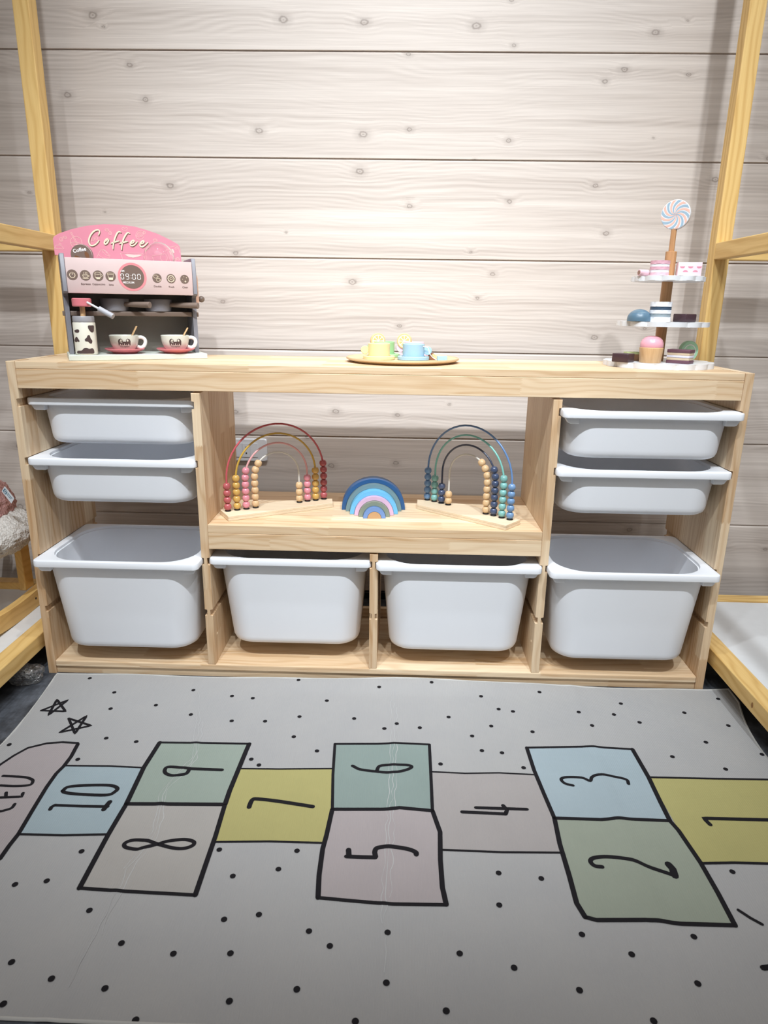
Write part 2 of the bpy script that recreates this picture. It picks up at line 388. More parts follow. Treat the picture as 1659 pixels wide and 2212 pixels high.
# ------------------------------------------------------------------ bins
def bin_mat():
    t = NT('white_polypropylene'); c = lin((226, 229, 235))
    f = t.noise(t.obj(), 6.0, 2.0)
    t.l(t.mix(f, lin((243, 246, 252)), lin((246, 248, 253))), t.b.inputs['Base Color'])
    t.b.inputs['Roughness'].default_value = 0.42; t.b.inputs['Specular IOR Level'].default_value = 0.35
    tr = t.n('ShaderNodeBsdfTranslucent'); tr.inputs['Color'].default_value = lin((244, 240, 234))
    mx = t.n('ShaderNodeMixShader'); mx.inputs[0].default_value = 0.07
    t.l(t.b.outputs[0], mx.inputs[1]); t.l(tr.outputs[0], mx.inputs[2])
    t.l(mx.outputs[0], t.t.nodes['Material Output'].inputs['Surface']); return t.m
BINM = bin_mat()
RW, RD = 0.4255, 0.318
def bin_mesh(h, taper):
    b = NB(); L = []
    def lp(w, d, r, y0, z): L.append([Vector((x, y, z)) for x, y in rrect(w, d, r, 8, 0.0, y0 + d/2)])
    wt, dt, yt = 0.396, RD-0.036, 0.016
    wb, db, yb = wt-2*taper, dt-2*taper, yt+taper
    lp(wb-0.05, db-0.05, 0.04, yb+0.025, 0.0005); lp(wb-0.024, db-0.024, 0.052, yb+0.012, 0.0012)
    lp(wb-0.010, db-0.010, 0.06, yb+0.005, 0.0055); lp(wb-0.002, db-0.002, 0.064, yb+0.001, 0.014); lp(wb, db, 0.065, yb, 0.022)
    for k in (0.35, 0.7): 
        q = taper*(1-k); lp(wt-2*q, dt-2*q, 0.066, yt+q, 0.022+(h-0.04)*k)
    lp(wt, dt, 0.068, yt, h-0.018)
    lp(RW-0.006, RD-0.006, 0.013, 0.003, h-0.018); lp(RW-0.001, RD-0.001, 0.015, 0.0005, h-0.0165); lp(RW, RD, 0.016, 0.0, h-0.014)
    lp(RW, RD, 0.016, 0.0, h-0.0035); lp(RW-0.002, RD-0.002, 0.015, 0.001, h-0.001); lp(RW-0.007, RD-0.007, 0.013, 0.0035, h)
    lp(0.386, RD-0.022, 0.088, 0.011, h); lp(0.382, RD-0.026, 0.087, 0.013, h-0.001); lp(0.380, RD-0.028, 0.086, 0.014, h-0.007)
    lp(0.374, RD-0.034, 0.083, 0.017, h-0.008); lp(0.372, dt-0.006, 0.076, yt+0.003, h-0.022)
    lp(min(0.368, wb-0.006), db-0.006, 0.062, yb+0.003, 0.022); lp(wb-0.03, db-0.03, 0.05, yb+0.015, 0.0045)
    loft(b, L, True, True, True); return b
MID = ((-HW+TH + D1-TH/2)/2, (D1+D2)/2, (D2+D3)/2, (HW-TH + D3+TH/2)/2)
bin_protos = {}
def make_bin(col, gi, h, taper, yf, label, dx=0.0):
    key = 'deep' if h > 0.2 else 'shallow'
    t = thing('storage_bin', label, 'bin', (MID[col]+dx, yf, GRV[gi][1]-0.0012-h), 0.0, 'white plastic bins in the pine unit')
    if key not in bin_protos:
        body = obj('tub', bin_mesh(h, taper), BINM, t, 35)
        tabs = []
        for s in (-1, 1):
            b = NB(); P = [(s*0.172, h-0.0175), (s*0.2065, h-0.0175), (s*0.1985, h-0.030), (s*0.193, h-0.032), (s*0.172, h-0.032)]
            prism(b, P, 0.018, lambda a, c, q: (a, 0.012+q, c), 0.0012); tabs.append(obj('stop_tab', b, BINM, t, 40))
        bin_protos[key] = (body, tabs)
    else:
        body, tabs = bin_protos[key]
        copy_of(body, t)
        for q in tabs: copy_of(q, t)
    return t
SH, DPH = 0.119, 0.262
make_bin(0, 0, SH, 0.007, 0.028, 'shallow white bin pushed deepest in, top of the column under the toy coffee machine')
make_bin(0, 1, SH, 0.007, -0.006, 'shallow white bin directly below the topmost bin in the column under the toy coffee machine')
make_bin(0, 2, DPH, 0.020, -0.046, 'deep white bin at the bottom of the column under the toy coffee machine')
make_bin(1, 2, DPH, 0.020, 0.000, 'deep white bin under the abacus with red and yellow beads')
make_bin(2, 2, DPH, 0.020, -0.018, 'deep white bin under the abacus with blue and teal beads')
make_bin(3, 0, SH, 0.007, -0.034, 'shallow white bin at the top of the column under the dessert stand')
make_bin(3, 1, SH, 0.007, -0.018, 'shallow white bin directly below the topmost bin under the dessert stand')
make_bin(3, 2, DPH, 0.020, -0.045, 'deep white bin at the bottom of the column under the dessert stand')
# ------------------------------------------------------------------ house beds either side
YP0, YP1, PX0, PX1 = 0.360, 0.404, 0.907, 0.950
def house_bed(s, label):
    t = thing('house_bed', label, 'bed', (s*0.93, 0.36, 0.0))
    def bx(name, xa, xb, y0, y1, z0, z1, m, bev=0.0025):
        x0, x1 = sorted((s*xa, s*xb)); b = NB(); box(b, x0, x1, y0, y1, z0, z1, bev, 2)
        bmesh.ops.translate(b, vec=(-s*0.93, -0.36, 0), verts=b.verts[:]); return obj(name, b, m, t)
    bx('post', PX0, PX1, YP0, YP1, 0.0, 2.15, bed_z)
    bx('rail', PX0, PX0+0.032, -1.35, YP0, 1.1138, 1.157, bed_y)
    bx('rail', PX1, 1.95, YP0+0.012, YP1, 1.1138, 1.157, bed_x)
    bx('bed_rail', PX0, PX0+0.050, -1.35, YP0, 0.066, 0.110, bed_y)
    bx('bed_rail', PX1, 1.95, YP0, YP1, 0.066, 0.110, bed_x)
    bx('bed_base', PX0+0.0515, 1.95, -1.35, YP0-0.0015, 0.090, 0.104, plain('white_board', (226, 228, 230), 0.45), 0.001)
    bx('post', PX0, PX1, -1.394, -1.35, 0.0, 2.15, bed_z)
    bx('post', 1.95, 1.994, YP0, YP1, 0.0, 2.15, bed_z)
    return t
bedL = house_bed(-1, 'yellow pine house bed frame on the plush rocker side of the storage unit')
bedR = house_bed(1, 'yellow pine house bed frame beside the dessert stand end of the unit')
k = NB(); lathe(k, [(0, 0.0), (0.006, 0.0), (0.006, 0.0004), (0, 0.0005)], 16, Matrix.Rotation(-math.pi/2, 4, 'Y'))
kp = atX(1625, 1523, 0.907); ko = obj('knot', k, plain('pine_knot', (150, 104, 52), 0.6), bedR); ko.location = (kp.x - 0.93 - 0.0003, kp.y - 0.36, kp.z); ko.scale = (1, 0.7, 1.2)

# ------------------------------------------------------------------ hopscotch rug
def Zm(ox, oy, s): return lambda p: (ox + p[0]/s, oy + p[1]/s)
ZA_, ZB_, ZC_ = Zm(0, 1440, 2.9625), Zm(450, 1560, 3.01636), Zm(900, 1560, 2.18577)
ZD_, ZE_, ZF_ = Zm(0, 1960, 2.9625), Zm(560, 1960, 3.01636), Zm(1110, 1960, 3.0219)
RUG_T = 0.003
def fp(p): q = atZ(p[0], p[1], RUG_T); return (q.x, q.y)
creases = [[(428, 1474), (432, 1560), (420, 1640), (355, 1710), (338, 1800), (277, 1880), (219, 2000), (160, 2110), (95, 2212)],
           [(852, 1470), (850, 1600), (848, 1700), (838, 1850), (834, 1960), (830, 2080), (824, 2212)],
           [(1236, 1484), (1268, 1580), (1312, 1700), (1372, 1860), (1425, 1990), (1462, 2100), (1496, 2212)]]
creases_w = [[fp(p) for p in c] for c in creases]
def seg_dist(x, y, line):
    best = 9.0
    for (ax, ay), (bx_, by_) in zip(line[:-1], line[1:]):
        dx, dy = bx_-ax, by_-ay; q = max(0.0, min(1.0, ((x-ax)*dx + (y-ay)*dy)/(dx*dx+dy*dy)))
        best = min(best, math.hypot(x-ax-q*dx, y-ay-q*dy))
    return best
Y_BACK, Y_FRONT = -0.008, -0.944
def rug_h(x, y):
    h = RUG_T
    e = max(0.0, y - (Y_BACK - 0.07))/0.07
    c = math.exp(-((x-0.12)/0.34)**2)
    h += 0.012*c*e*e*(3-2*e)
    for i, c_ in enumerate(creases_w):
        q = seg_dist(x + 0.0015*math.sin(y*60+i), y, c_)
        if q < 0.04: h += (0.0011 if i < 2 else 0.002)*math.exp(-(q/(0.008 if i < 2 else 0.014))**2)
    h += 0.0012*math.sin(x*7+y*3)*math.sin(y*9+1.0) + 0.0012
    if x > 0.86 and y > -0.15: h += 0.008*((x-0.86)/0.1)**2*max(0, (y+0.15)/0.15)
    return h
def rug_left(y): return -0.861 + 0.026*math.sin(min(1.0, max(0.0, (-y-0.02)/0.3))*math.pi/2) if y > -0.32 else -0.835 - 0.02*math.sin((-y-0.32)*2.5)
def rug_right(y): return min(0.953, rug_right0(y))
def rug_right0(y): return 0.972 - 0.060*math.sin(min(1.0, max(0.0, (-y-0.01)/0.29))*math.pi/2) if y > -0.30 else 0.912 + 0.015*math.sin((-y-0.30)*2.5)
def rug_mat():
    t = NT('off_white_ribbed_rug'); o = t.obj(); sp = t.n('ShaderNodeSeparateXYZ'); t.l(o, sp.inputs[0])
    rib = t.math('SINE', t.math('MULTIPLY', sp.outputs[0], 2*math.pi/0.0042))
    n = t.noise(o, 7.0, 4.0, 0.6); n2 = t.noise(o, 900.0, 2.0)
    f = t.math('ADD', t.math('MULTIPLY', n, 0.7), t.math('MULTIPLY', n2, 0.3))
    t.l(t.mix(f, lin((155, 155, 157)), lin((170, 168, 166))), t.b.inputs['Base Color'])
    t.b.inputs['Roughness'].default_value = 0.85; t.b.inputs['Specular IOR Level'].default_value = 0.15
    t.bump(t.math('ADD', t.math('MULTIPLY', rib, 0.5), n2), 0.35, 0.0006); return t.m
RUGM = rug_mat()
NX, NY = 300, 170
b = NB(); grid = []
for j in range(NY+1):
    y = Y_FRONT + (Y_BACK - Y_FRONT)*j/NY; xa, xb = rug_left(y), rug_right(y)
    grid.append([b.verts.new((xa + (xb-xa)*i/NX, y + 0.0025*math.sin((xa + (xb-xa)*i/NX)*17.0)*(j/NY), 0)) for i in range(NX+1)])
for row in grid:
    for v in row: v.co.z = rug_h(v.co.x, v.co.y)
for j in range(NY):
    for i in range(NX): b.faces.new((grid[j][i], grid[j][i+1], grid[j+1][i+1], grid[j+1][i]))
rim = [grid[0][i] for i in range(NX+1)] + [grid[j][NX] for j in range(1, NY+1)] + [grid[NY][i] for i in range(NX-1, -1, -1)] + [grid[j][0] for j in range(NY-1, 0, -1)]
lowv = [b.verts.new((v.co.x, v.co.y, max(0.0002, v.co.z - RUG_T))) for v in rim]
for i in range(len(rim)): q = (i+1) % len(rim); b.faces.new((rim[i], rim[q], lowv[q], lowv[i]))
rug_o = obj('rug', b, RUGM, None, 40)
tag(rug_o, 'off-white hopscotch rug with numbered squares and black dots on the floor', 'rug')
bind = NB()
for edge in ([grid_p for grid_p in []],): pass
ed = [(rug_left(Y_FRONT + (Y_BACK-Y_FRONT)*j/60), Y_FRONT + (Y_BACK-Y_FRONT)*j/60) for j in range(61)]
er = [(rug_right(q), q) for _, q in ed]
eb = [(ed[-1][0] + (er[-1][0]-ed[-1][0])*i/90, Y_BACK + 0.0025*math.sin((ed[-1][0] + (er[-1][0]-ed[-1][0])*i/90)*17.0)) for i in range(91)]
for line in (ed, er, eb, [(ed[0][0] + (er[0][0]-ed[0][0])*i/90, Y_FRONT) for i in range(91)]):
    tube(bind, [(x, y, rug_h(x, y) - 0.0008) for x, y in line], 0.0028, 6)
obj('edge_binding', bind, plain('rug_binding', (186, 185, 182), 0.9, 0.05, 300.0), rug_o, 60)
def rs(off): return lambda x, y: (x, y, rug_h(x, y) + off)
INK = plain('rug_black_print', (26, 24, 28), 0.85, 0.03, 60.0, 0.2)
def fabric(name, rgb):
    t = NT(name); o = t.obj(); sp = t.n('ShaderNodeSeparateXYZ'); t.l(o, sp.inputs[0])
    rib = t.math('SINE', t.math('MULTIPLY', sp.outputs[0], 2*math.pi/0.0042)); n = t.noise(o, 9.0, 4.0, 0.6); n2 = t.noise(o, 900.0, 2.0)
    g_ = sum(rgb)/3; c = lin(tuple((q*0.8 + g_*0.2)*0.86 for q in rgb)); t.l(t.mix(n, tuple(x*0.93 for x in c[:3])+(1,), tuple(min(1, x*1.06) for x in c[:3])+(1,)), t.b.inputs['Base Color'])
    t.b.inputs['Roughness'].default_value = 0.85; t.b.inputs['Specular IOR Level'].default_value = 0.15
    t.bump(t.math('ADD', t.math('MULTIPLY', rib, 0.5), n2), 0.35, 0.0006); return t.m
def coons(name, label, bot, right, top, left, mat, n=26, m=26):
    """four pixel polylines: bot left->right, top left->right, left bottom->top, right bottom->top"""
    def par(line, k):
        P = [Vector(fp(p)) for p in line]; D = [0.0]
        for a, c in zip(P[:-1], P[1:]): D.append(D[-1] + (c-a).length)
        out = []
        for i in range(k+1):
            s = D[-1]*i/k; j = 0
            while j < len(D)-2 and D[j+1] < s: j += 1
            q = (s-D[j])/max(1e-9, D[j+1]-D[j]); out.append(P[j].lerp(P[j+1], q))
        return out
    Bt, Tp, Lf, Rt = par(bot, n), par(top, n), par(left, m), par(right, m)
    bmm = NB(); G = []
    for j in range(m+1):
        v = j/m; row = []
        for i in range(n+1):
            u = i/n
            p = (1-v)*Bt[i] + v*Tp[i] + (1-u)*Lf[j] + u*Rt[j] - ((1-u)*(1-v)*Bt[0] + u*(1-v)*Bt[-1] + (1-u)*v*Tp[0] + u*v*Tp[-1])
            row.append(bmm.verts.new((p.x, p.y, rug_h(p.x, p.y) + 0.0006)))
        G.append(row)
    for j in range(m):
        for i in range(n): bmm.faces.new((G[j][i], G[j][i+1], G[j+1][i+1], G[j+1][i]))
    o = obj(name, bmm, mat, rug_o); o['label'] = label; return o
A = lambda *ps: [ZA_(p) for p in ps]
Bz = lambda *ps: [ZB_(p) for p in ps]
Cz = lambda *ps: [ZC_(p) for p in ps]
BLUE, GREEN, YEL, BEI = fabric('rug_blue', (172, 192, 201)), fabric('rug_sage', (166, 181, 168)), fabric('rug_mustard', (200, 190, 114)), fabric('rug_greige', (190, 184, 178))
TEAL, PINKB, MAUVE = fabric('rug_teal', (152, 172, 166)), fabric('rug_rose', (190, 178, 179)), fabric('rug_mauve', (186, 178, 176))
GRN2 = fabric('rug_moss', (168, 177, 158)); PALEB = fabric('rug_pale_blue', (176, 196, 206))
L98u, L98l = A((1022, 488), (920, 650), (810, 885)), A((810, 885), (690, 1090), (510, 1425))
R98u, R98l = A((1595, 500), (1575, 545), (1470, 800), (1440, 888)), A((1440, 888), (1380, 1090), (1250, 1470))
M98 = A((810, 885), (1050, 886), (1440, 888)); T98 = A((1022, 488), (1300, 492), (1595, 500)); B98 = A((510, 1425), (780, 1445), (1250, 1470))
L65u, L65l = Bz((825, 150), (812, 350), (808, 572)), Bz((808, 572), (770, 740), (745, 830), (722, 1000), (715, 1148))
R65u, R65l = Bz((1440, 150), (1450, 350), (1460, 582)), Bz((1460, 582), (1510, 720), (1512, 900), (1525, 1080), (1550, 1192))
M65 = Bz((808, 572), (1180, 572), (1245, 562), (1460, 582)); T65 = Bz((825, 150), (1100, 148), (1240, 142), (1440, 150)); B65 = Bz((715, 1148), (900, 1165), (1170, 1188), (1550, 1194))
L32u, L32l = Cz((520, 122), (555, 230), (600, 340), (650, 458)), Cz((650, 458), (675, 580), (720, 730), (755, 860), (795, 925))
R32u, R32l = Cz((1018, 132), (1095, 265), (1150, 380), (1195, 470)), Cz((1195, 470), (1235, 515), (1340, 670), (1420, 810), (1502, 965))
M32 = Cz((650, 458), (870, 465), (940, 460), (1195, 470)); T32 = Cz((520, 122), (800, 118), (1018, 132)); B32 = Cz((795, 925), (850, 940), (1080, 940), (1250, 958), (1502, 965))
SKYR = A((0, 1235), (60, 1150), (120, 1075), (215, 915), (300, 775), (360, 690), (410, 640), (455, 580), (498, 500))
SKYT = A((-330, 1060), (-200, 830), (0, 635), (90, 575), (180, 525), (300, 495), (400, 487), (498, 492))
rv = lambda l: list(reversed(l))
coons('hopscotch_square', 'sage green square numbered 9', M98, rv(R98u), T98, rv(L98u), GREEN)
coons('hopscotch_square', 'greige square numbered 8', B98, rv(R98l), M98, rv(L98l), BEI)
coons('hopscotch_square', 'teal square numbered 6', M65, rv(R65u), T65, rv(L65u), TEAL)
coons('hopscotch_square', 'dusty rose square numbered 5', B65, rv(R65l), M65, rv(L65l), PINKB)
coons('hopscotch_square', 'pale blue square numbered 3', M32, rv(R32u), T32, rv(L32u), PALEB)
coons('hopscotch_square', 'moss green square numbered 2', B32, rv(R32l), M32, rv(L32l), GRN2)
T10, B10 = A((412, 638), (700, 640), (910, 650)), A((120, 1078), (400, 1086), (690, 1082))
coons('hopscotch_square', 'light blue square numbered 10', B10, A((690, 1082), (810, 885), (910, 650)), T10, A((120, 1078), (215, 915), (300, 775), (412, 638)), BLUE)
T7, B7 = Bz((205, 308), (460, 312), (808, 310)), Bz((40, 788), (400, 782), (750, 790))
coons('hopscotch_square', 'mustard yellow square numbered 7', B7, Bz((750, 790), (808, 560), (808, 310)), T7, Bz((40, 788), (110, 545), (205, 308)), YEL)
T4, B4 = Cz((70, 238), (230, 245), (390, 242), (550, 250)), Cz((118, 605), (400, 618), (685, 622))
coons('hopscotch_square', 'mauve grey square numbered 4', B4, Cz((685, 622), (650, 450), (550, 250)), T4, Cz((118, 605), (78, 430), (70, 238)), MAUVE)
T1, B1 = Cz((1096, 264), (1400, 272), (1740, 278)), Cz((1345, 672), (1500, 668), (1900, 676))
coons('hopscotch_square', 'mustard yellow square numbered 1', B1, Cz((1900, 676), (1820, 480), (1740, 278)), T1, Cz((1345, 672), (1235, 510), (1096, 264)), YEL)
coons('hopscotch_square', 'rose grey finishing arch at the end', A((-330, 1060), (0, 1235)), SKYR, SKYT[1:], A((-330, 1060), (-200, 830)), PINKB)
# ink outlines: one mesh per square outline group
ink_f = rs(0.0012)
def ink(name, lines, label=None):
    bmm = NB()
    for pts, w in lines:
        P = [fp(p) for p in pts]
        stroke(bmm, [tuple(q) for q in resample([Vector(p) for p in P], 0.006)], w*1.15, ink_f)
    o = obj(name, bmm, INK, rug_o)
    if label: o['label'] = label
    return o
for q in ([(L98u, .009), (L98l, .0085), (R98u, .009), (R98l, .008), (M98, .009), (T98, .006), (B98, .006)],
          [(L65u, .0055), (L65l, .008), (R65u, .006), (R65l, .008), (M65, .008), (T65, .006), (B65, .006)],
          [(L32u, .0075), (L32l, .008), (R32u, .0085), (R32l, .008), (M32, .0075), (T32, .006), (B32, .007)],
          [(T10, .0045), (B10, .0045)], [(T7, .004), (B7, .004)], [(T4, .004), (B4, .004)], [(T1, .005), (B1, .005)],
          [(SKYR, .0075), (SKYT, .0055)]):
    if len(q) == 2 and q[0][0] is not SKYR:
        for l_ in q: ink('square_outline', [l_])
    else: ink('square_outline', q)
sm = lambda f, *ps: [tuple(v) for v in smoothline([f(p) for p in ps], 5)]
def numeral(lines, label): ink('numeral', lines, label)
numeral([(sm(ZA_, (1215, 655), (1190, 690), (1115, 702), (1065, 690), (1055, 665), (1085, 645), (1215, 657)), .0075), ([ZA_((1215, 657)), ZA_((1420, 666))], .008)], 'handwritten 9')
numeral([(sm(ZA_, (1010, 1145), (930, 1122), (850, 1120), (800, 1140), (805, 1165), (870, 1178), (910, 1172), (1010, 1145), (1080, 1125), (1180, 1115), (1238, 1128), (1235, 1152), (1180, 1172), (1110, 1170), (1010, 1145)), .007)], 'handwritten 8')
numeral([(sm(ZA_, (402, 800), (440, 775), (560, 765), (700, 765), (750, 782), (738, 805), (680, 828), (500, 822), (420, 812), (402, 800)), .0075), (A((350, 893), (530, 900), (690, 903)), .0065), (A((703, 872), (680, 900), (665, 922)), .009), (A((352, 893), (330, 905), (322, 920)), .007)], 'handwritten 10')
numeral([(sm(ZB_, (266, 560), (274, 535), (290, 510), (320, 506), (450, 520), (680, 555)), .0085)], 'handwritten 7')
numeral([(sm(ZB_, (940, 292), (990, 315), (1090, 328), (1190, 335), (1280, 320), (1325, 298), (1290, 285), (1170, 286), (1115, 294), (1098, 322)), .007)], 'handwritten 6')
numeral([(Bz((914, 835), (916, 876)), .009), (Bz((900, 878), (1000, 882), (1088, 884)), .008), (sm(ZB_, (1090, 880), (1085, 845), (1108, 820), (1200, 815), (1300, 830), (1350, 850), (1355, 866)), .0085)], 'handwritten 5')
numeral([(Cz((215, 428), (420, 438)), .0075), (Cz((420, 438), (426, 420), (408, 398)), .0075), (Cz((280, 408), (520, 416)), .0072)], 'handwritten 4')
numeral([(sm(ZC_, (738, 302), (700, 292), (682, 272), (710, 262), (780, 265), (818, 280), (828, 262), (860, 252), (940, 262), (990, 275), (1000, 295)), .0065)], 'handwritten 3')
numeral([(sm(ZC_, (875, 690), (840, 685), (820, 665), (835, 648), (900, 642), (1000, 655), (1100, 692), (1215, 730)), .0075), (Cz((1218, 732), (1208, 700), (1188, 678)), .012)], 'handwritten 2')
numeral([(Cz((1385, 488), (1355, 458), (1659, 465), (1740, 467)), .008)], 'handwritten 1')
numeral([(sm(ZA_, (20, 705), (150, 712), (200, 725), (211, 740), (190, 763), (100, 770), (0, 766)), .006), (A((-60, 846), (0, 843), (140, 838), (148, 815)), .006), (A((40, 812), (38, 842)), .006), (A((-40, 815), (-45, 845)), .006), (sm(ZA_, (95, 885), (75, 910), (30, 925), (0, 931), (-40, 925)), .006)], 'handwritten letters at the finish')
star = [A((265, 285), (435, 218), (310, 315), (365, 215), (420, 290), (265, 285)), A((440, 335), (583, 380), (382, 425), (555, 318), (480, 432), (440, 335))]
for s_ in star: ink('drawn_star', [(s_, .0055)])
ink('pen_mark', [(Cz((1518, 893), (1575, 930), (1630, 960)), .005)]); ink('pen_mark', [(Cz((1635, 1165), (1690, 1158)), .008)])
DOTS = A((575, 80), (732, 169), (708, 272), (1238, 155), (1485, 192), (1618, 206), (998, 250), (1222, 310), (1483, 352), (872, 482), (680, 460), (60, 505), (498, 597), (523, 1190), (97, 1400), (300, 1378), (573, 1567))
DOTS += Bz((370, 0), (557, 102), (708, 195), (280, 247), (330, 285), (1147, 47), (1378, 40), (1513, 277), (72, 838), (578, 842), (457, 963), (160, 1010), (330, 1260), (103, 1292))
DOTS += Cz((352, 20), (547, 47), (262, 67), (828, 20), (1052, 5), (1471, 20), (1365, 100), (1207, 168), (1630, 157), (1458, 227), (308, 136), (403, 146), (505, 217), (387, 716), (588, 743), (390, 867), (780, 1007), (1308, 1018), (1490, 711), (203, 1097), (1015, 1101), (460, 1165))
DOTS += [ZD_(p) for p in ((778, 235), (75, 357), (330, 462), (22, 625), (1110, 302), (1475, 300), (672, 523), (1468, 605), (868, 725))]
DOTS += [ZE_(p) for p in ((324, 161), (460, 258), (836, 172), (828, 503), (245, 541), (626, 752), (1218, 685))] + [ZF_(p) for p in ((428, 548), (1200, 503), (912, 748))]
DOTS += [(645, 1473), (819, 1489), (932, 1483), (1039, 1506), (706, 1515), (647, 1550), (969, 1550), (1077, 1533), (1108, 1538), (1165, 1498), (1250, 1541), (1341, 1521), (1551, 1512), (1478, 1541), (765, 1554), (857, 1565), (1326, 1545)]
dm = NB(); blob(dm, circle(0, 0, 0.0052, 0.0052, 16), lambda x, y: (x, y, 0.0))
dot0 = None
for p in DOTS:
    x, y = fp(p); loc = (x, y, rug_h(x, y) + 0.0012)
    if dot0 is None: dot0 = obj('dot', dm, INK, rug_o); dot0.location = loc
    else: copy_of(dot0, rug_o, loc)

CREASE = fabric('rug_worn_crease', (206, 206, 206)); rn_ = random.Random(4)
for ci, line in enumerate(creases[:2]):
    P = resample([Vector(fp(q)) for q in line], 0.02)
    for k in range(3):
        off = (k-1)*0.007; pts = [(q.x + off + rn_.uniform(-0.003, 0.003), q.y) for q in P]
        i0 = rn_.randint(0, len(pts)//4); i1 = len(pts) - rn_.randint(0, len(pts)//3)
        sl = [tuple(v) for v in smoothline(pts[i0:i1], 3)]; n = len(sl)
        b_ = NB(); stroke(b_, sl, [0.0004 + 0.0009*abs(math.sin(i*0.13+k*2)) for i in range(n)], rs(0.0009), False, False)
        obj('fold_crease', b_, CREASE, rug_o)
# ------------------------------------------------------------------ small helpers for toys
def facing(P):
    """horizontal right, toward-camera directions at P"""
    f = Vector((CAM.x - P.x, CAM.y - P.y, 0)).normalized(); return Vector((-f.y, f.x, 0)), f
def yaw_to_cam(P): r, f = facing(P); return math.atan2(r.y, r.x)
def lathe_part(name, prof, mat, parent, seg=28, M_=None, smooth=40):
    b = NB(); lathe(b, prof, seg, M_); return obj(name, b, mat, parent, smooth)
def box_part(name, dims, mat, parent, bev=0.0008, M_=None):
    b = NB(); box(b, *dims, bev, 2, M_); return obj(name, b, mat, parent, 50)
OAK = wood('toy_beech', (222, 184, 138), (180, 132, 84), 'Z', (9, 9), 0.2, 0.6, 0.4, 0.45, 2.0)
OAKX = wood('toy_beech_flat', (224, 188, 142), (190, 146, 98), 'X', (9, 9), 0.2, 0.6, 0.3, 0.45, 2.0)
GREY = plain('toy_grey_paint', (130, 129, 136), 0.42); GREYD = plain('toy_dark_grey_paint', (146, 140, 132), 0.5)
TAUPE = plain('toy_taupe_paint', (120, 104, 94), 0.4); BROWN = plain('toy_brown_print', (118, 98, 88), 0.5)
PINKP = plain('toy_pale_pink_panel', (214, 190, 187), 0.45); PINKH = plain('toy_pink_header', (226, 142, 160), 0.42)
PINKR = plain('toy_pink_ring', (236, 142, 148), 0.45); ROSE = plain('toy_rose_glaze', (216, 122, 130), 0.22, spec=0.6)
CREAM = plain('toy_cream', (226, 222, 208), 0.35); CREAMP = plain('print_cream', (246, 228, 200), 0.5); COW = plain('cow_patch_brown', (78, 62, 62), 0.45)
MINT = plain('toy_pale_mint', (208, 214, 204), 0.4); PEACH = plain('toy_peach', (232, 190, 168), 0.45)
LINE = plain('print_line_pink', (248, 206, 196), 0.5); WHITEP = plain('print_white', (246, 240, 238), 0.5); DKTXT = plain('print_dark_brown', (92, 66, 58), 0.5)
def glass_mat():
    t = NT('clear_plastic'); b = t.b
    b.inputs['Base Color'].default_value = (1, 1, 1, 1); b.inputs['Roughness'].default_value = 0.03; b.inputs['IOR'].default_value = 1.42
    b.inputs['Transmission Weight'].default_value = 1.0; f = t.noise(t.obj(), 30.0, 1.0); t.bump(f, 0.03, 0.001); return t.m
GLASS = glass_mat()

# ------------------------------------------------------------------ toy coffee machine
MO = atZ(149.8, 780.0, ZT); MO.z = ZT
MTH = math.radians(27.0); E1 = Vector((math.cos(MTH), math.sin(MTH), 0)); E2 = Vector((-math.sin(MTH), math.cos(MTH), 0))
def mp(u, v, dep):
    P = on_plane(u, v, MO + E2*dep, E2); return ((P-MO).dot(E1), P.z - ZT)
def mworld(x, y, z=0.0): return MO + E1*x + E2*y + Vector((0, 0, z))
cm = thing('toy_coffee_machine', 'grey and pink wooden toy coffee machine with arched pink Coffee sign', 'toy', MO, MTH)
MW = 0.3337
b = NB(); prism(b, [(0, 0), (MW, 0), (MW, 0.150), (MW-0.012, 0.162), (0.012, 0.162), (0, 0.150)], 0.0133, lambda a, c, q: (a, c, q), 0.0012)
obj('base', b, MINT, cm, 40)
side = [(0.048, 0.0133), (0.150, 0.0133), (0.142, 0.247), (0.132, 0.250), (0.034, 0.250), (0.030, 0.246), (0.022, 0.163), (0.026, 0.158), (0.046, 0.158), (0.054, 0.152)]
for x0 in (0.0045, 0.3125):
    b = NB(); prism(b, side, 0.0105, lambda a, c, q: (x0+q, a, c), 0.0012); sp_ = obj('side_panel', b, GREY, cm, 40)
    for yy, zz in ((0.055, 0.236), (0.085, 0.232), (0.05, 0.185), (0.09, 0.03)):
        xx = x0 - 0.0004 if x0 < 0.1 else x0 + 0.0105
        lathe_part('screw', disc_prof(0.0022, 0.0006, 0.0002), plain('screw_dark', (60, 56, 58), 0.4), sp_, 10, Matrix.Translation((xx, yy, zz)) @ Matrix.Rotation(math.pi/2, 4, 'Y'))
box_part('front_panel', (0.0152, 0.3122, 0.025, 0.034, 0.159, 0.2405), PINKP, cm)
box_part('back_panel', (0.0152, 0.3122, 0.128, 0.136, 0.0140, 0.225), GREYD, cm)
box_part('top_deck', (0.0152, 0.3122, 0.0345, 0.1275, 0.216, 0.224), GREY, cm)
box_part('shelf', (0.0152, 0.3122, 0.056, 0.127, 0.1055, 0.1172), TAUPE, cm, 0.0015)
b = NB(); box(b, 0.3232, 0.3285, 0.056, 0.066, 0.1055, 0.1172, 0.001); obj('shelf_peg', b, TAUPE, cm, 40)
b = NB(); box(b, -0.0015, 0.0043, 0.056, 0.066, 0.1055, 0.1172, 0.001); obj('shelf_peg', b, TAUPE, cm, 40)
# slotted drip grid on the base
for i in range(9):
    x = 0.085 + 0.024*i; b = NB(); box(b, x, x+0.014, 0.016, 0.022, 0.0133, 0.0136, 0.0); obj('drip_slot', b, plain('drip_grey', (168, 172, 172), 0.5), cm)
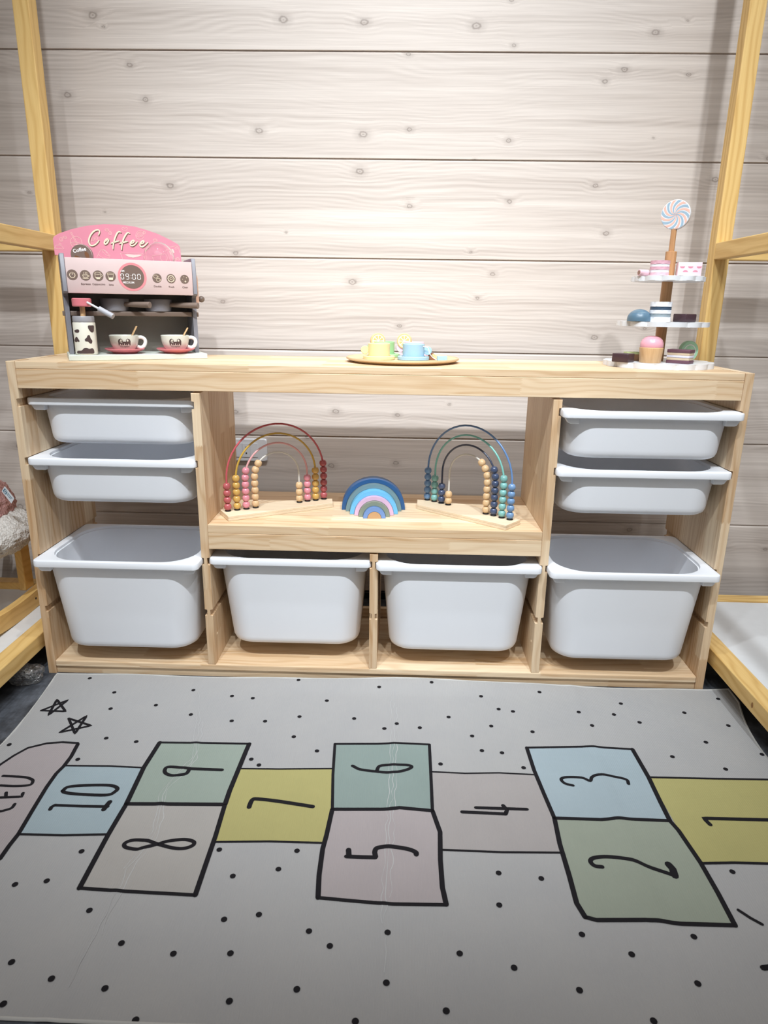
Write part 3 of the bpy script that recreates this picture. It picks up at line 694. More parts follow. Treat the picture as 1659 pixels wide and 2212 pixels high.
# arched header sign
hl, hr = mp(*Zm(110, 470, 9.217)((40, 400)), 0.1365), mp(*Zm(280, 470, 9.217)((1000, 570)), 0.1365)
ht = mp(*Zm(110, 470, 9.217)((1100, 130)), 0.1365)
za_, zb2 = Zm(110, 470, 9.217), Zm(280, 470, 9.217)
arc = [za_((40, 420)), za_((60, 375)), za_((150, 320)), za_((400, 232)), za_((700, 165)), za_((1050, 130)), za_((1350, 138)), za_((1659, 178)), zb2((330, 245)), zb2((560, 325)), zb2((800, 440)), zb2((960, 530)), zb2((995, 572)), zb2((1010, 640))]
arc = [mp(u, v, 0.1365) for u, v in arc]
poly = [(0.0152, 0.1600)] + [(0.3110, 0.1600)] + [(0.3110, 0.2255)] + [(arc[-1][0], 0.2505)] + list(reversed(arc)) + [(arc[0][0], 0.2505), (0.0152, 0.2505)]
b = NB(); prism(b, poly, 0.008, lambda a, c, q: (a, 0.1365+q, c), 0.0006); header = obj('header_sign', b, PINKH, cm, 40)
HF = lambda a, c: (a, 0.1361, c); HF2 = lambda a, c: (a, 0.1357, c)
def hpx(f, pts, sm_=True, dx=0, dy=0):
    P = [mp(*f((p[0]+dx, p[1]+dy)), 0.1361) for p in pts]
    return [tuple(v) for v in smoothline(P, 4)] if sm_ else P
letters = [(za_, [(945, 350), (968, 290), (955, 252), (910, 247), (850, 275), (790, 345), (757, 430), (757, 500), (785, 548), (820, 560), (880, 537), (930, 492), (955, 455)]),
           (za_, [(1145, 430), (1120, 418), (1082, 452), (1062, 500), (1075, 526), (1110, 512), (1140, 470), (1148, 432), (1120, 440), (1085, 475)]),
           (za_, [(1390, 292), (1350, 282), (1310, 322), (1270, 420), (1242, 540), (1235, 628)]), (za_, [(1195, 515), (1240, 495), (1300, 478), (1355, 465)]),
           (za_, [(1565, 315), (1530, 300), (1490, 340), (1442, 430), (1415, 540), (1405, 640)]), (za_, [(1360, 520), (1410, 502), (1470, 486), (1525, 475)]),
           (zb2, [(15, 522), (60, 505), (90, 475), (75, 452), (40, 472), (15, 515), (20, 552), (60, 560), (110, 530), (155, 480)]),
           (zb2, [(205, 530), (255, 515), (285, 487), (270, 462), (235, 482), (208, 530), (215, 570), (255, 582), (310, 547), (360, 497)])]
b1, b2 = NB(), NB()
for f, pts in letters:
    P = hpx(f, pts); n = len(P); w = [0.0022 + 0.0014*math.sin(math.pi*i/max(1, n-1)) for i in range(n)]
    stroke(b2, P, w, HF2); P = hpx(f, pts, True, 12, 16); stroke(b1, P, [q*1.05 for q in w], HF)
obj('lettering_shadow', b1, plain('print_shadow_brown', (120, 84, 70), 0.5), header); lt = obj('lettering', b2, CREAMP, header); lt['label'] = 'cream handwritten word Coffee'
art = NB()
def el(f, cx, cy, rx, ry, rot=0.0, w=0.0007):
    ca, sa = math.cos(rot), math.sin(rot)
    P = [mp(*f((cx + rx*math.cos(q)*ca - ry*math.sin(q)*sa, cy + rx*math.cos(q)*sa + ry*math.sin(q)*ca)), 0.1361) for q in [2*math.pi*i/18 for i in range(18)]]
    stroke(art, P, w, HF, True)
def pl(f, pts, w=0.0007, s_=True): stroke(art, hpx(f, pts, s_), w, HF)
def bean(f, cx, cy, r, rot): el(f, cx, cy, r, r*0.68, rot); pl(f, [(cx - r*0.8*math.cos(rot), cy - r*0.8*math.sin(rot)), (cx + 4, cy - 4), (cx + r*0.8*math.cos(rot), cy + r*0.8*math.sin(rot))], 0.0006)
for q in ((205, 435, 42, 1.3), (275, 397, 38, 0.3), (835, 437, 38, -0.8), (905, 410, 36, 0.9), (1115, 247, 38, 0.2), (1180, 312, 38, 1.4)): bean(za_, *q)
bean(zb2, 510, 452, 40, 0.1); bean(zb2, 905, 845, 34, -1.0); bean(zb2, 965, 822, 34, 0.7)
pl(za_, [(1470, 275), (1420, 235), (1420, 205), (1450, 200), (1470, 220), (1500, 198), (1522, 215), (1510, 245), (1470, 275)])
el(zb2, 205, 325, 82, 62, -0.4); el(zb2, 205, 325, 52, 38, -0.4); el(zb2, 205, 322, 22, 16, -0.4); pl(zb2, [(120, 350), (140, 410), (190, 438), (250, 425), (285, 380)]); el(zb2, 290, 300, 24, 26)
pl(za_, [(915, 800), (950, 715), (1000, 632), (1085, 668), (1178, 760), (1150, 815)], s_=False); el(za_, 1085, 700, 95, 28, 0.75); pl(za_, [(945, 735), (1010, 790), (1080, 812), (1140, 808)])
pl(za_, [(1385, 715), (1420, 800), (1425, 825)]); pl(za_, [(1385, 712), (1500, 705), (1659, 706)]); pl(zb2, [(90, 708), (200, 712), (300, 750), (288, 848)])
blob(art, hpx(za_, [(1465, 735), (1530, 728), (1659, 738), (1780, 735), (1820, 745), (1740, 780), (1640, 800), (1550, 785)], False), HF)
pl(za_, [(385, 290), (430, 375), (520, 545)]); pl(za_, [(405, 285), (450, 370), (545, 545)]); pl(za_, [(390, 520), (395, 440), (440, 395), (500, 380), (560, 400), (600, 440), (630, 560)]); el(za_, 500, 520, 105, 22, 0.1); pl(za_, [(400, 530), (440, 600), (470, 640)])
pl(za_, [(75, 610), (95, 560), (160, 548), (215, 570), (250, 625), (170, 620), (75, 610)]); el(za_, 180, 530, 22, 20)
pl(zb2, [(720, 650), (790, 590), (930, 570), (970, 600), (1000, 700)]); pl(zb2, [(770, 670), (810, 790), (830, 850)]); el(zb2, 925, 610, 22, 26); pl(zb2, [(440, 760), (490, 870), (520, 860)]); pl(zb2, [(440, 750), (560, 730), (640, 700)])
pl(zb2, [(650, 690), (610, 780), (660, 850), (730, 850), (760, 770), (710, 700), (660, 720)]); blob(art, hpx(zb2, [(825, 632), (865, 622), (893, 700), (855, 715)], False), HF)
oa = obj('line_drawing', art, LINE, header); oa['label'] = 'thin cream drawings of beans, cups and bags'; oa['kind'] = 'stuff'
# control panel print
PF = lambda a, c: (a, 0.0246, c); PF2 = lambda a, c: (a, 0.0243, c); PF3 = lambda a, c: (a, 0.0240, c)
def pp(u, v): return mp(u, v, 0.0246)
SC = (pp(300, 600)[0] - pp(280, 600)[0])/20.0
def icon(u, v, r_px, strokes_, label, fills=()):
    c = pp(u, v); r = r_px*SC
    b_ = NB(); blob(b_, circle(c[0], c[1], r, None, 28), PF); o_ = obj('button_icon', b_, BROWN, cm); o_['label'] = label
    b_ = NB()
    for pts, w in strokes_: stroke(b_, [(c[0] + x*r, c[1] + y*r) for x, y in pts], w*r, PF2)
    for pts in fills: blob(b_, [(c[0] + x*r, c[1] + y*r) for x, y in pts], PF2)
    obj('symbol', b_, CREAMP, o_)
arcp = lambda cx, cy, r, a0, a1, n=14, ry=None: [(cx + r*math.cos(math.radians(a0+(a1-a0)*i/n)), cy + (ry or r)*math.sin(math.radians(a0+(a1-a0)*i/n))) for i in range(n+1)]
T_ = 0.07
icon(156.1, 593.5, 11.0, [(arcp(0, -0.05, 0.5, 125, 415), 0.11), ([(0, 0.05), (0, 0.5)], 0.11)], 'power symbol')
icon(184.2, 594.7, 11.0, [(arcp(0, 0.02, 0.5, 180, 360, 14, 0.5), T_), (arcp(0, 0.02, 0.5, 0, 360, 20, 0.15), T_), (arcp(0.55, -0.1, 0.15, -90, 90), T_), (arcp(0, -0.5, 0.6, 200, 340, 10, 0.12), T_), ([(-0.25, 0.3), (-0.18, 0.45), (-0.25, 0.6)], T_), ([(0.05, 0.3), (0.12, 0.45), (0.05, 0.65)], T_), ([(0.3, 0.3), (0.37, 0.45), (0.3, 0.6)], T_)], 'steaming espresso cup symbol', [arcp(0, -0.42, 0.4, 180, 360, 8, 0.14)])
icon(212.0, 595.5, 11.0, [(arcp(-0.05, 0.45, 0.55, 0, 360, 20, 0.22), T_), ([(-0.6, 0.45), (-0.55, -0.35), (-0.3, -0.6), (0.2, -0.6), (0.45, -0.35), (0.5, 0.45)], T_), (arcp(0.62, 0.05, 0.17, -100, 100), T_)], 'cappuccino mug symbol', [[(-0.5, -0.3), (0.4, -0.3), (0.2, -0.58), (-0.3, -0.58)]])
icon(239.0, 596.8, 10.8, [([(-0.6, 0.62), (-0.35, -0.7), (0.35, -0.7), (0.6, 0.62), (-0.6, 0.62)], T_), ([(-0.5, 0.35), (0.5, 0.35)], T_)], 'latte glass symbol', [[(-0.42, -0.25), (0.42, -0.25), (0.34, -0.68), (-0.34, -0.68)]])
icon(339.1, 600.8, 10.2, [(arcp(-0.3, 0.35, 0.38, 180, 360), T_), ([(-0.68, 0.35), (-0.62, 0.65), (0.02, 0.65), (0.08, 0.35)], T_), (arcp(0.14, 0.3, 0.14, -90, 90), T_), (arcp(0.25, -0.35, 0.38, 180, 360), T_), ([(-0.13, -0.35), (-0.08, -0.05), (0.57, -0.05), (0.63, -0.35)], T_), (arcp(0.68, -0.35, 0.12, -90, 90), T_)], 'double cup symbol')
gear = []
for i in range(48): a = 2*math.pi*i/48; rr = 0.66 + 0.08*math.cos(12*a); gear.append((rr*math.cos(a), rr*math.sin(a)))
icon(369.5, 602.0, 10.2, [(gear + gear[:1], 0.13), (arcp(0, 0, 0.25, 0, 360, 20), 0.09)], 'froth gear symbol')
def spark(cx, cy, s): return [(cx, cy+s), (cx+s*0.25, cy+s*0.25), (cx+s, cy), (cx+s*0.25, cy-s*0.25), (cx, cy-s), (cx-s*0.25, cy-s*0.25), (cx-s, cy), (cx-s*0.25, cy+s*0.25)]
icon(398.8, 603.4, 10.0, [], 'cleaning sparkle symbol', [spark(-0.15, 0.55, 0.13), spark(0.42, 0.35, 0.17), spark(-0.45, 0.02, 0.12), spark(0.15, -0.48, 0.3)])
for s_, u, v, w in (('Espresso', 185.5, 613.5, 22), ('Cappuccino', 213.5, 614, 28), ('latte', 240.5, 615.2, 11.2), ('Double', 340.5, 618.8, 15.8), ('Froth', 370.6, 620, 12), ('Clean', 400, 620.8, 12)):
    b_ = NB(); c = pp(u, v); text_bm(b_, s_, 0.0062, PF, c[0], c[1], 1.0, 0.00006); obj('caption', b_, DKTXT, cm)['label'] = 'caption ' + s_
cc = pp(285.8, 598.2); rk = 31.0*SC
b_ = NB(); blob(b_, circle(cc[0], cc[1], rk, rk*0.98, 48), PF); dial = obj('clock_dial', b_, PINKR, cm); dial['label'] = 'pink ringed brown clock dial'
b_ = NB(); blob(b_, circle(cc[0], cc[1], rk*0.83, rk*0.82, 48), PF2); obj('dial_face', b_, BROWN, dial)
b_ = NB()
SEG = {'a': ((-1, 2), (1, 2)), 'b': ((1, 2), (1, 0)), 'c': ((1, 0), (1, -2)), 'd': ((-1, -2), (1, -2)), 'e': ((-1, 0), (-1, -2)), 'f': ((-1, 2), (-1, 0)), 'g': ((-1, 0), (1, 0))}
x = cc[0] - 0.0235
for ch in '09:00':
    if ch == ':':
        for dz in (0.003, -0.0035): blob(b_, circle(x, cc[1] + 0.0005 + dz, 0.0009, None, 8), PF3)
        x += 0.0068; continue
    for k_ in {'0': 'abcdef', '9': 'abcdfg'}[ch]:
        (x0, y0), (x1, y1) = SEG[k_]
        dx, dy = (x1-x0)*0.12, (y1-y0)*0.12
        stroke(b_, [(x + (x0+dx)*0.0033, cc[1] + 0.0005 + (y0+dy)*0.0031), (x + (x1-dx)*0.0033, cc[1] + 0.0005 + (y1-dy)*0.0031)], 0.0015, PF3, False, False)
    x += 0.0118 if ch == '0' else 0.0088
text_bm(b_, 'AM', 0.0068, PF3, cc[0] - 0.0222, cc[1] + 0.0132, 1.0, 0.00006); text_bm(b_, 'MEDIUM', 0.0072, PF3, cc[0] - 0.010, cc[1] - 0.0138, 1.0, 0.00006)
obj('dial_lettering', b_, WHITEP, dial)['label'] = 'display reading AM 09:00 MEDIUM'
# clear dome, lever
c0 = mp(343.5, 553.0, 0.080); rd = 0.038
prof = [(rd*math.sin(math.radians(a)), c0[1] - 0.2245 + rd*math.cos(math.radians(a))) for a in range(0, 140, 9)]
prof = [p for p in prof if p[1] > 0.0]; zlow = prof[-1][1]
outer = list(reversed([(r_, z_ - zlow) for r_, z_ in prof])); outer[-1] = (0.0, outer[-1][1])
inner = [(max(0.0, r_ - 0.0016), z_ - 0.0016 if i else z_) for i, (r_, z_) in enumerate(outer)]; inner[-1] = (0.0, outer[-1][1] - 0.0016)
lathe_part('clear_dome', list(reversed(inner)) + outer, GLASS, cm, 40, Matrix.Translation((c0[0], 0.080, 0.2243)), 60)
lv = mp(435.0, 628.0, 0.06)
b = NB(); LX = 0.3262; prism(b, [(a, lv[1] + z_) for a, z_ in rrect(0.016, 0.076, 0.0075, 5)], 0.0075, lambda a, c, q: (LX+q, 0.075+a, c), 0.0008); lev = obj('lever', b, PEACH, cm, 40)
kz = mp(445.0, 646.3, 0.06)[1]
lathe_part('lever_knob', [(0, 0), (0.004, 0.0), (0.0075, 0.004), (0.0085, 0.008), (0.0075, 0.012), (0.004, 0.0158), (0, 0.0165)], TAUPE, lev, 20, Matrix.Translation((LX+0.0076, 0.075, kz)) @ Matrix.Rotation(math.pi/2, 4, 'Y'))
lathe_part('pivot_pin', disc_prof(0.007, 0.0026, 0.0004), TAUPE, lev, 16, Matrix.Translation((LX-0.003, 0.075, kz)) @ Matrix.Rotation(math.pi/2, 4, 'Y'))
# coffee capsule disc standing behind the control panel
cd = mp(176.5, 551.0, 0.075); cr = 0.0245
capP = mworld(cd[0], 0.075, 0.0); capP.z = ZT + 0.2242
cap = thing('coffee_capsule', 'round brown and pink toy coffee capsule marked Coffee, leaning behind the control panel', 'toy', capP, yaw_to_cam(capP) - 0.15)
Rf = Matrix.Rotation(math.pi/2, 4, 'X'); hz = max(cr, cd[1] - 0.2242)
lathe_part('body', disc_prof(cr, 0.010, 0.001), PINKP, cap, 36, Matrix.Translation((0, 0.005, hz)) @ Rf)
lathe_part('rim_back', disc_prof(cr + 0.0012, 0.004, 0.0006), TAUPE, cap, 36, Matrix.Translation((0, 0.0095, hz)) @ Rf)
lathe_part('face', disc_prof(cr - 0.0004, 0.0012, 0.0003), BROWN, cap, 36, Matrix.Translation((0, -0.0051, hz)) @ Rf)
CF = lambda a, c: (a, -0.0067, hz + c); b_ = NB(); text_bm(b_, 'Coffee', 0.0115, CF, -0.003, 0.011, 1.0, 0.0003, 0.22); obj('lettering', b_, WHITEP, cap)
b_ = NB(); blob(b_, [(0.013 + 0.0055*math.cos(q)*0.8 - 0.008*math.sin(q)*0.35, 0.0 + 0.0055*math.cos(q)*0.35 + 0.008*math.sin(q)) for q in [2*math.pi*i/20 for i in range(20)]], CF)
blob(b_, [(-0.008 + 0.009*math.cos(q)*0.85, -0.007 - 0.009*math.cos(q)*0.4 + 0.004*math.sin(q)) for q in [2*math.pi*i/20 for i in range(20)]], CF); obj('bean_print', b_, plain('bean_print_brown', (120, 78, 48), 0.5), cap)
# two portafilter pans on the shelf
def pan(u, v, dep, ang, label):
    c = mp(u, v, dep); P = mworld(c[0], dep); P.z = ZT + 0.1174
    t = thing('toy_portafilter', label, 'toy', P, MTH, 'grey portafilters on the machine shelf')
    lathe_part('basket', [(0, 0), (0.0305, 0), (0.0325, 0.0015), (0.0355, 0.029), (0.0345, 0.031), (0.0325, 0.031), (0.031, 0.026), (0, 0.026)], GREY, t, 32)
    d = Vector((math.cos(ang), math.sin(ang), 0)); p0 = d*0.033 + Vector((0, 0, 0.0175)); p1 = d*0.110 + Vector((0, 0, 0.0165))
    b_ = NB(); tube(b_, [p0, p0*0.7 + p1*0.3, p1 - d*0.001, p1], [0.0055, 0.0065, 0.0078, 0.0068], 16); obj('handle', b_, TAUPE, t, 40); return t
pan(249.0, 671.0, 0.084, math.radians(-46), 'grey toy portafilter beside the pink knobbed milk canister on the shelf')
pan(343.0, 673.5, 0.084, math.radians(-33), 'grey toy portafilter near the lever, its brown handle sticking past the machine')
# milk canister
mx_ = max(0.043, mp(184.5, 752.0, 0.0275)[0]); mw = mworld(mx_, 0.0275, 0.0135)
milk = thing('milk_canister', 'cream toy milk canister with brown cow patches and pink frother knob', 'toy', mw, yaw_to_cam(mw))
body = lathe_part('body', [(0, 0), (0.0245, 0), (0.0262, 0.0018), (0.0262, 0.0755), (0.0252, 0.0775), (0, 0.0775)], CREAM, milk, 40)
lathe_part('lid', [(0, 0.0776), (0.0240, 0.0776), (0.0252, 0.079), (0.0252, 0.090), (0.0240, 0.092), (0, 0.092)], plain('lid_grey', (150, 148, 152), 0.4), milk, 36)
lathe_part('stem', [(0, 0.0921), (0.0062, 0.0921), (0.0062, 0.114), (0, 0.114)], OAK, milk, 16)
lathe_part('knob', [(0, 0.1141), (0.0205, 0.1141), (0.0225, 0.1162), (0.0225, 0.1318), (0.0200, 0.1342), (0, 0.1342)], ROSE, milk, 32)
wd = Vector((0.72, -0.48, -0.42)).normalized(); p0 = Vector((0.012, -0.0190, 0.1245))
b_ = NB(); tube(b_, [p0, p0 + wd*0.036], 0.0026, 10); obj('steam_pipe', b_, plain('wand_white', (222, 222, 226), 0.4), milk, 40)
b_ = NB(); tube(b_, [p0 + wd*0.034, p0 + wd*0.0735], 0.0066, 16); obj('wand_grip', b_, plain('wand_grey', (176, 176, 182), 0.4), milk, 40)
def cyl_fn(R): return lambda a, c: (R*math.sin(a/R), -R*math.cos(a/R), c)
zc = lambda px, py: (math.asin(max(-0.97, min(0.97, (px - (332 + (py-540)*0.105) - 205)/207.0)))*0.0264, (1150 - py)/620.0*0.0775)
for pts in ([(372, 690), (395, 668), (440, 662), (458, 690), (440, 720), (395, 722)], [(380, 850), (408, 800), (440, 840), (462, 880), (450, 898), (425, 888), (405, 905), (375, 880)],
            [(555, 850), (590, 815), (605, 775), (640, 772), (660, 830), (690, 880), (680, 925), (650, 925), (610, 890), (570, 885)],
            [(612, 590), (660, 586), (712, 590), (716, 640), (712, 700), (680, 718), (645, 690), (615, 640)], [(425, 1120), (430, 1070), (500, 1062), (540, 1020), (590, 1012), (640, 1030), (690, 1020), (720, 1050), (724, 1118), (640, 1122), (520, 1122)]):
    b_ = NB(); P = [tuple(v) for v in smoothline([Vector(zc(*p)) for p in pts], 3, True)]
    ctr = (sum(p[0] for p in P)/len(P), sum(p[1] for p in P)/len(P)); fn = cyl_fn(0.0266)
    cv = b_.verts.new(fn(*ctr)); ring_ = [[b_.verts.new(fn(ctr[0] + (p[0]-ctr[0])*s_, ctr[1] + (p[1]-ctr[1])*s_)) for p in P] for s_ in (0.2, 0.4, 0.6, 0.8, 1.0)]
    for i in range(len(P)):
        j = (i+1) % len(P); b_.faces.new((cv, ring_[0][i], ring_[0][j])); [b_.faces.new((ring_[k2][i], ring_[k2+1][i], ring_[k2+1][j], ring_[k2][j])) for k2 in range(4)]
    obj('cow_patch', b_, COW, body)
for k_ in range(4):
    b_ = NB(); R_ = 0.0264; fn = cyl_fn(R_); a0 = -1.62*R_; blob(b_, [(a0 + x_*0.006, 0.014 + k_*0.016 + y_*0.004) for x_, y_ in circle(0, 0, 1, 1, 10)], fn); obj('cow_patch', b_, COW, body)
# cups and saucers
CP = [(0.0, 0.0), (0.0195, 0.0), (0.0215, 0.0015), (0.0275, 0.008), (0.0325, 0.017), (0.0350, 0.027), (0.0362, 0.0395), (0.0350, 0.0400), (0.0335, 0.0385), (0.0320, 0.027), (0.029, 0.016), (0.023, 0.0075), (0, 0.006)]
def cup_r(z):
    for (r0, z0), (r1, z1) in zip(CP[1:6], CP[2:7]):
        if z0 <= z <= z1: return r0 + (r1-r0)*(z-z0)/(z1-z0)
    return 0.036
def coffee_cup(u, v, which):
    P = atZ(u, v, ZT + 0.0135); r_, f_ = facing(P); P = P - f_*0.030; P.z = ZT + 0.0137; yw = yaw_to_cam(P)
    s = thing('saucer', 'pink toy saucer under the elephant cup ' + which, 'saucer', P, yw, 'pink toy saucers')
    lathe_part('dish', [(0, 0), (0.029, 0), (0.030, 0.002), (0.0415, 0.006), (0.0485, 0.0105), (0.0488, 0.0122), (0.0475, 0.0126), (0.038, 0.0082), (0.026, 0.0052), (0, 0.0050)], ROSE, s, 40)
    c = thing('toy_cup', 'cream toy cup with two brown elephants ' + which, 'cup', P + Vector((0, 0, 0.0053)), yw, 'cream elephant cups')
    lathe_part('bowl', CP, MINTC, c, 40)
    hp = [(0.0335, 0, 0.034), (0.042, 0, 0.0345), (0.0495, 0, 0.030), (0.0515, 0, 0.022), (0.0475, 0, 0.013), (0.040, 0, 0.0085), (0.0305, 0, 0.0115)]
    b_ = NB(); tube(b_, [tuple(q) for q in smoothline(hp, 4)], 0.0046, 12); obj('handle', b_, plain('cup_handle_white', (240, 240, 234), 0.3), c, 60)
    fn = lambda a, z: ((cup_r(z)+0.0005)*math.sin(a/0.034), -(cup_r(z)+0.0005)*math.cos(a/0.034), z)
    for s_ in (-1, 1):                              # two elephants nose to nose
        b_ = NB(); sil = [(0.0, 0.0250), (0.0035, 0.0245), (0.0045, 0.0300), (0.0080, 0.0325), (0.0125, 0.0310), (0.0150, 0.0260), (0.0152, 0.0160), (0.0124, 0.0160), (0.0118, 0.0190), (0.0102, 0.0200), (0.0086, 0.0190), (0.0082, 0.0160), (0.0056, 0.0160), (0.0052, 0.0200), (0.0036, 0.0165), (0.0012, 0.0165), (0.0010, 0.0200), (0.0, 0.0215)]
        blob(b_, [(s_*x_, z_) for x_, z_ in sil], fn); e_ = obj('elephant_print', b_, COW, c)
        fn2 = lambda a, z: ((cup_r(z)+0.0008)*math.sin(a/0.034), -(cup_r(z)+0.0008)*math.cos(a/0.034), z)
        b_ = NB(); blob(b_, [(s_*(0.0075 + 0.0019*math.cos(q)), 0.0278 + 0.0029*math.sin(q)) for q in [2*math.pi*i/16 for i in range(16)]], fn2); obj('ear_print', b_, CREAM, e_)
    b_ = NB(); text_bm(b_, 'The elephant', 0.0052, fn, 0.0, 0.0125, 0.95, 0.00005); obj('lettering', b_, DKTXT, c)['label'] = 'small brown words The elephant'
    st = thing('stir_stick', 'flat wooden stirrer standing in the elephant cup ' + which, 'stirrer', P + Vector((0, 0, 0.0053)), yw, 'wooden stirrers in the cups')
    a_ = Vector((0.004, 0.008, 0.0085)); e_ = Vector((0.0335, 0.021, 0.062)) if 'near' in which else Vector((0.034, 0.0185, 0.0585)); dv = (e_-a_); L_ = dv.length
    q_ = dv.to_track_quat('Z', 'Y').to_matrix().to_4x4(); b_ = NB(); box(b_, -0.0036, 0.0036, -0.0012, 0.0012, 0.0, L_, 0.0006, 1, Matrix.Translation(a_) @ q_); obj('stick', b_, OAK, st, 40)
MINTC = plain('cup_glaze', (216, 218, 208), 0.25, 0.02)
coffee_cup(271.0, 764.5, 'nearest the milk canister'); coffee_cup(380.5, 764.0, 'at the far end of the machine base')

# ------------------------------------------------------------------ tea set on a round tray
TC = Vector((0.063, 0.190, ZT)); tray = thing('serving_tray', 'round plain wooden tray in the middle of the top board', 'tray', TC)
lathe_part('foot', disc_prof(0.128, 0.0042, 0.0006), OAKX, tray, 64)
lathe_part('plate', [(0, 0.0043), (0.141, 0.0043), (0.1475, 0.0075), (0.148, 0.0092), (0.147, 0.0122), (0.1455, 0.0125), (0.1440, 0.0108), (0, 0.0108)], plain('tray_birch', (206, 178, 140), 0.45, 0.06, 30.0), tray, 72)
ZTR = ZT + 0.0109
def tea_cup(u, y, rgb, cname, hside, fill=0.0145):
    x = atY(u, 770.0, y).x; m = plain('tea_' + cname, rgb, 0.5, 0.03)
    s = thing('tea_saucer', cname + ' wooden toy saucer on the round tray', 'saucer', (x, y, ZTR), 0.0, 'pastel tea saucers')
    lathe_part('dish', [(0, 0), (0.0385, 0), (0.040, 0.0012), (0.040, 0.0078), (0.0385, 0.009), (0.030, 0.009), (0.0295, 0.0072), (0, 0.0072)], m, s, 40)
    c = thing('tea_cup', cname + ' wooden toy cup standing on its saucer on the tray', 'cup', (x, y, ZTR + 0.0073), 0.0, 'pastel tea cups')
    lathe_part('body', [(0, 0), (0.0255, 0), (0.027, 0.001), (0.0274, 0.031), (0.0262, 0.0322), (0.0226, 0.0322), (0.0222, 0.031), (0.0222, fill), (0, fill)], m, c, 40)
    lathe_part('handle', disc_prof(0.0105, 0.0085, 0.001), m, c, 24, Matrix.Translation((hside*0.0355, 0.0042, 0.0155)) @ Rf)
    return Vector((x, y, ZTR + 0.0073))
cY = tea_cup(818.8, 0.112, (232, 214, 158), 'yellow', -1); cB = tea_cup(892.9, 0.112, (160, 194, 214), 'blue', 1)
cG = tea_cup(829.5, 0.206, (152, 200, 142), 'green', -1); cP = tea_cup(893.5, 0.214, (224, 190, 208), 'pink', -1)
def lemon(u, v, y, base, yw, label, fillz):
    r = 0.0195; P = atY(u, v, y); t = thing('lemon_slice', label, 'toy fruit', (P.x, y, base.z + fillz), yw, 'toy lemon slices')
    hz = max(r, P.z - base.z - fillz); hz = r
    M_ = Matrix.Translation((0, 0.0055, hz)) @ Rf
    lathe_part('rind', disc_prof(r, 0.011, 0.0012), plain('lemon_rind', (232, 190, 136), 0.5), t, 36, M_)
    b_ = NB(); blob(b_, circle(0, hz, r*0.80, None, 32), lambda a, c: (a, -0.0058, c)); obj('pith_print', b_, plain('lemon_pith', (232, 226, 214), 0.5), t)
    for k_ in range(8):
        a0 = math.radians(45*k_ + 6); a1 = math.radians(45*k_ + 39); P2 = [(r*0.13*math.cos((a0+a1)/2), r*0.13*math.sin((a0+a1)/2))]
        P2 += [(r*0.68*math.cos(a0 + (a1-a0)*q/5), r*0.68*math.sin(a0 + (a1-a0)*q/5)) for q in range(6)]
        b_ = NB(); blob(b_, [(a, hz + c) for a, c in P2], lambda a, c: (a, -0.0061, c)); obj('segment_print', b_, plain('lemon_flesh', (228, 188, 116), 0.5), t)
lemon(816.0, 736.3, 0.2035, cG, 0.28, 'toy lemon slice standing in the green cup', 0.0146)
lemon(873.5, 743.0, 0.2105, cP, -0.12, 'toy lemon slice standing in the pink cup', 0.0146)
# tea bag with string
bx0 = atZ(931.0, 779.0, ZTR); bagP = Vector((atY(934.0, 778.0, 0.118).x, 0.118, ZTR))
tb = thing('tea_bag', 'small wooden tea bag with white string and blue tag beside the blue cup', 'toy', bagP, 0.2)
b_ = NB(); prism(b_, [(-0.011, 0.0), (0.010, 0.0), (0.0115, 0.003), (0.002, 0.0165), (-0.006, 0.0175), (-0.012, 0.008)], 0.009, lambda a, c, q: (a, -0.004+q, c), 0.0008); obj('bag', b_, plain('bag_brown', (140, 92, 64), 0.5), tb, 40)
b_ = NB(); blob(b_, [(-0.004, 0.0135), (0.002, 0.0155), (0.0105, 0.004), (0.0075, 0.001)], lambda a, c: (a, -0.0043, c)); obj('bag_label', b_, plain('bag_tan', (226, 196, 142), 0.5), tb)
wl = lambda u, v, y: atY(u, v, y) - bagP
Mi = Matrix.Rotation(-0.2, 3, 'Z')
strp = [wl(900, 744.5, 0.112), wl(903, 745.5, 0.105), wl(912, 748.0, 0.100), wl(923, 750.5, 0.098), wl(926.5, 757, 0.098), wl(928, 764, 0.098), wl(936, 773, 0.098), wl(944, 780.0, 0.098)]
strp = [Mi @ p for p in strp]; strp[-1].z = max(0.001, strp[-1].z)
b_ = NB(); tube(b_, [tuple(p) for p in smoothline(strp, 4)], 0.0011, 8); obj('string', b_, plain('string_white', (238, 238, 236), 0.8), tb, 60)
tp = Mi @ (Vector((atY(954.5, 780.0, 0.095).x, 0.095, ZTR)) - bagP)
b_ = NB(); box(b_, tp.x-0.0125, tp.x+0.0125, tp.y-0.004, tp.y+0.004, 0.0002, 0.012, 0.001); obj('tag', b_, plain('tag_blue', (164, 196, 208), 0.5), tb, 40)
# ------------------------------------------------------------------ dessert stand
SX, SY = 0.7285, 0.190
WHT = plain('stand_white', (222, 224, 228), 0.35); POLE = wood('stand_pole', (196, 150, 106), (148, 102, 66), 'Z', (9, 9), 0.2, 0.6, 0.4, 0.4, 2.0)
stand = thing('dessert_stand', 'three tier white scalloped toy dessert stand with wooden pole', 'toy', (SX, SY, ZT))
def scallop(R, n, z0, z1):
    b_ = NB(); P = []
    for i in range(n*10):
        a = 2*math.pi*i/(n*10); P.append(((R - 0.0065*(1-abs(math.sin(n*a/2))))*math.cos(a), (R - 0.0065*(1-abs(math.sin(n*a/2))))*math.sin(a)))
    prism(b_, P, z1-z0, lambda a, c, q: (a, c, z0+q), 0.0008); return b_
zmid = atY(1430, 696.0, SY-0.112).z - ZT; ztop = atY(1442, 594.5, SY-0.087).z - ZT
TH_ = 0.0115
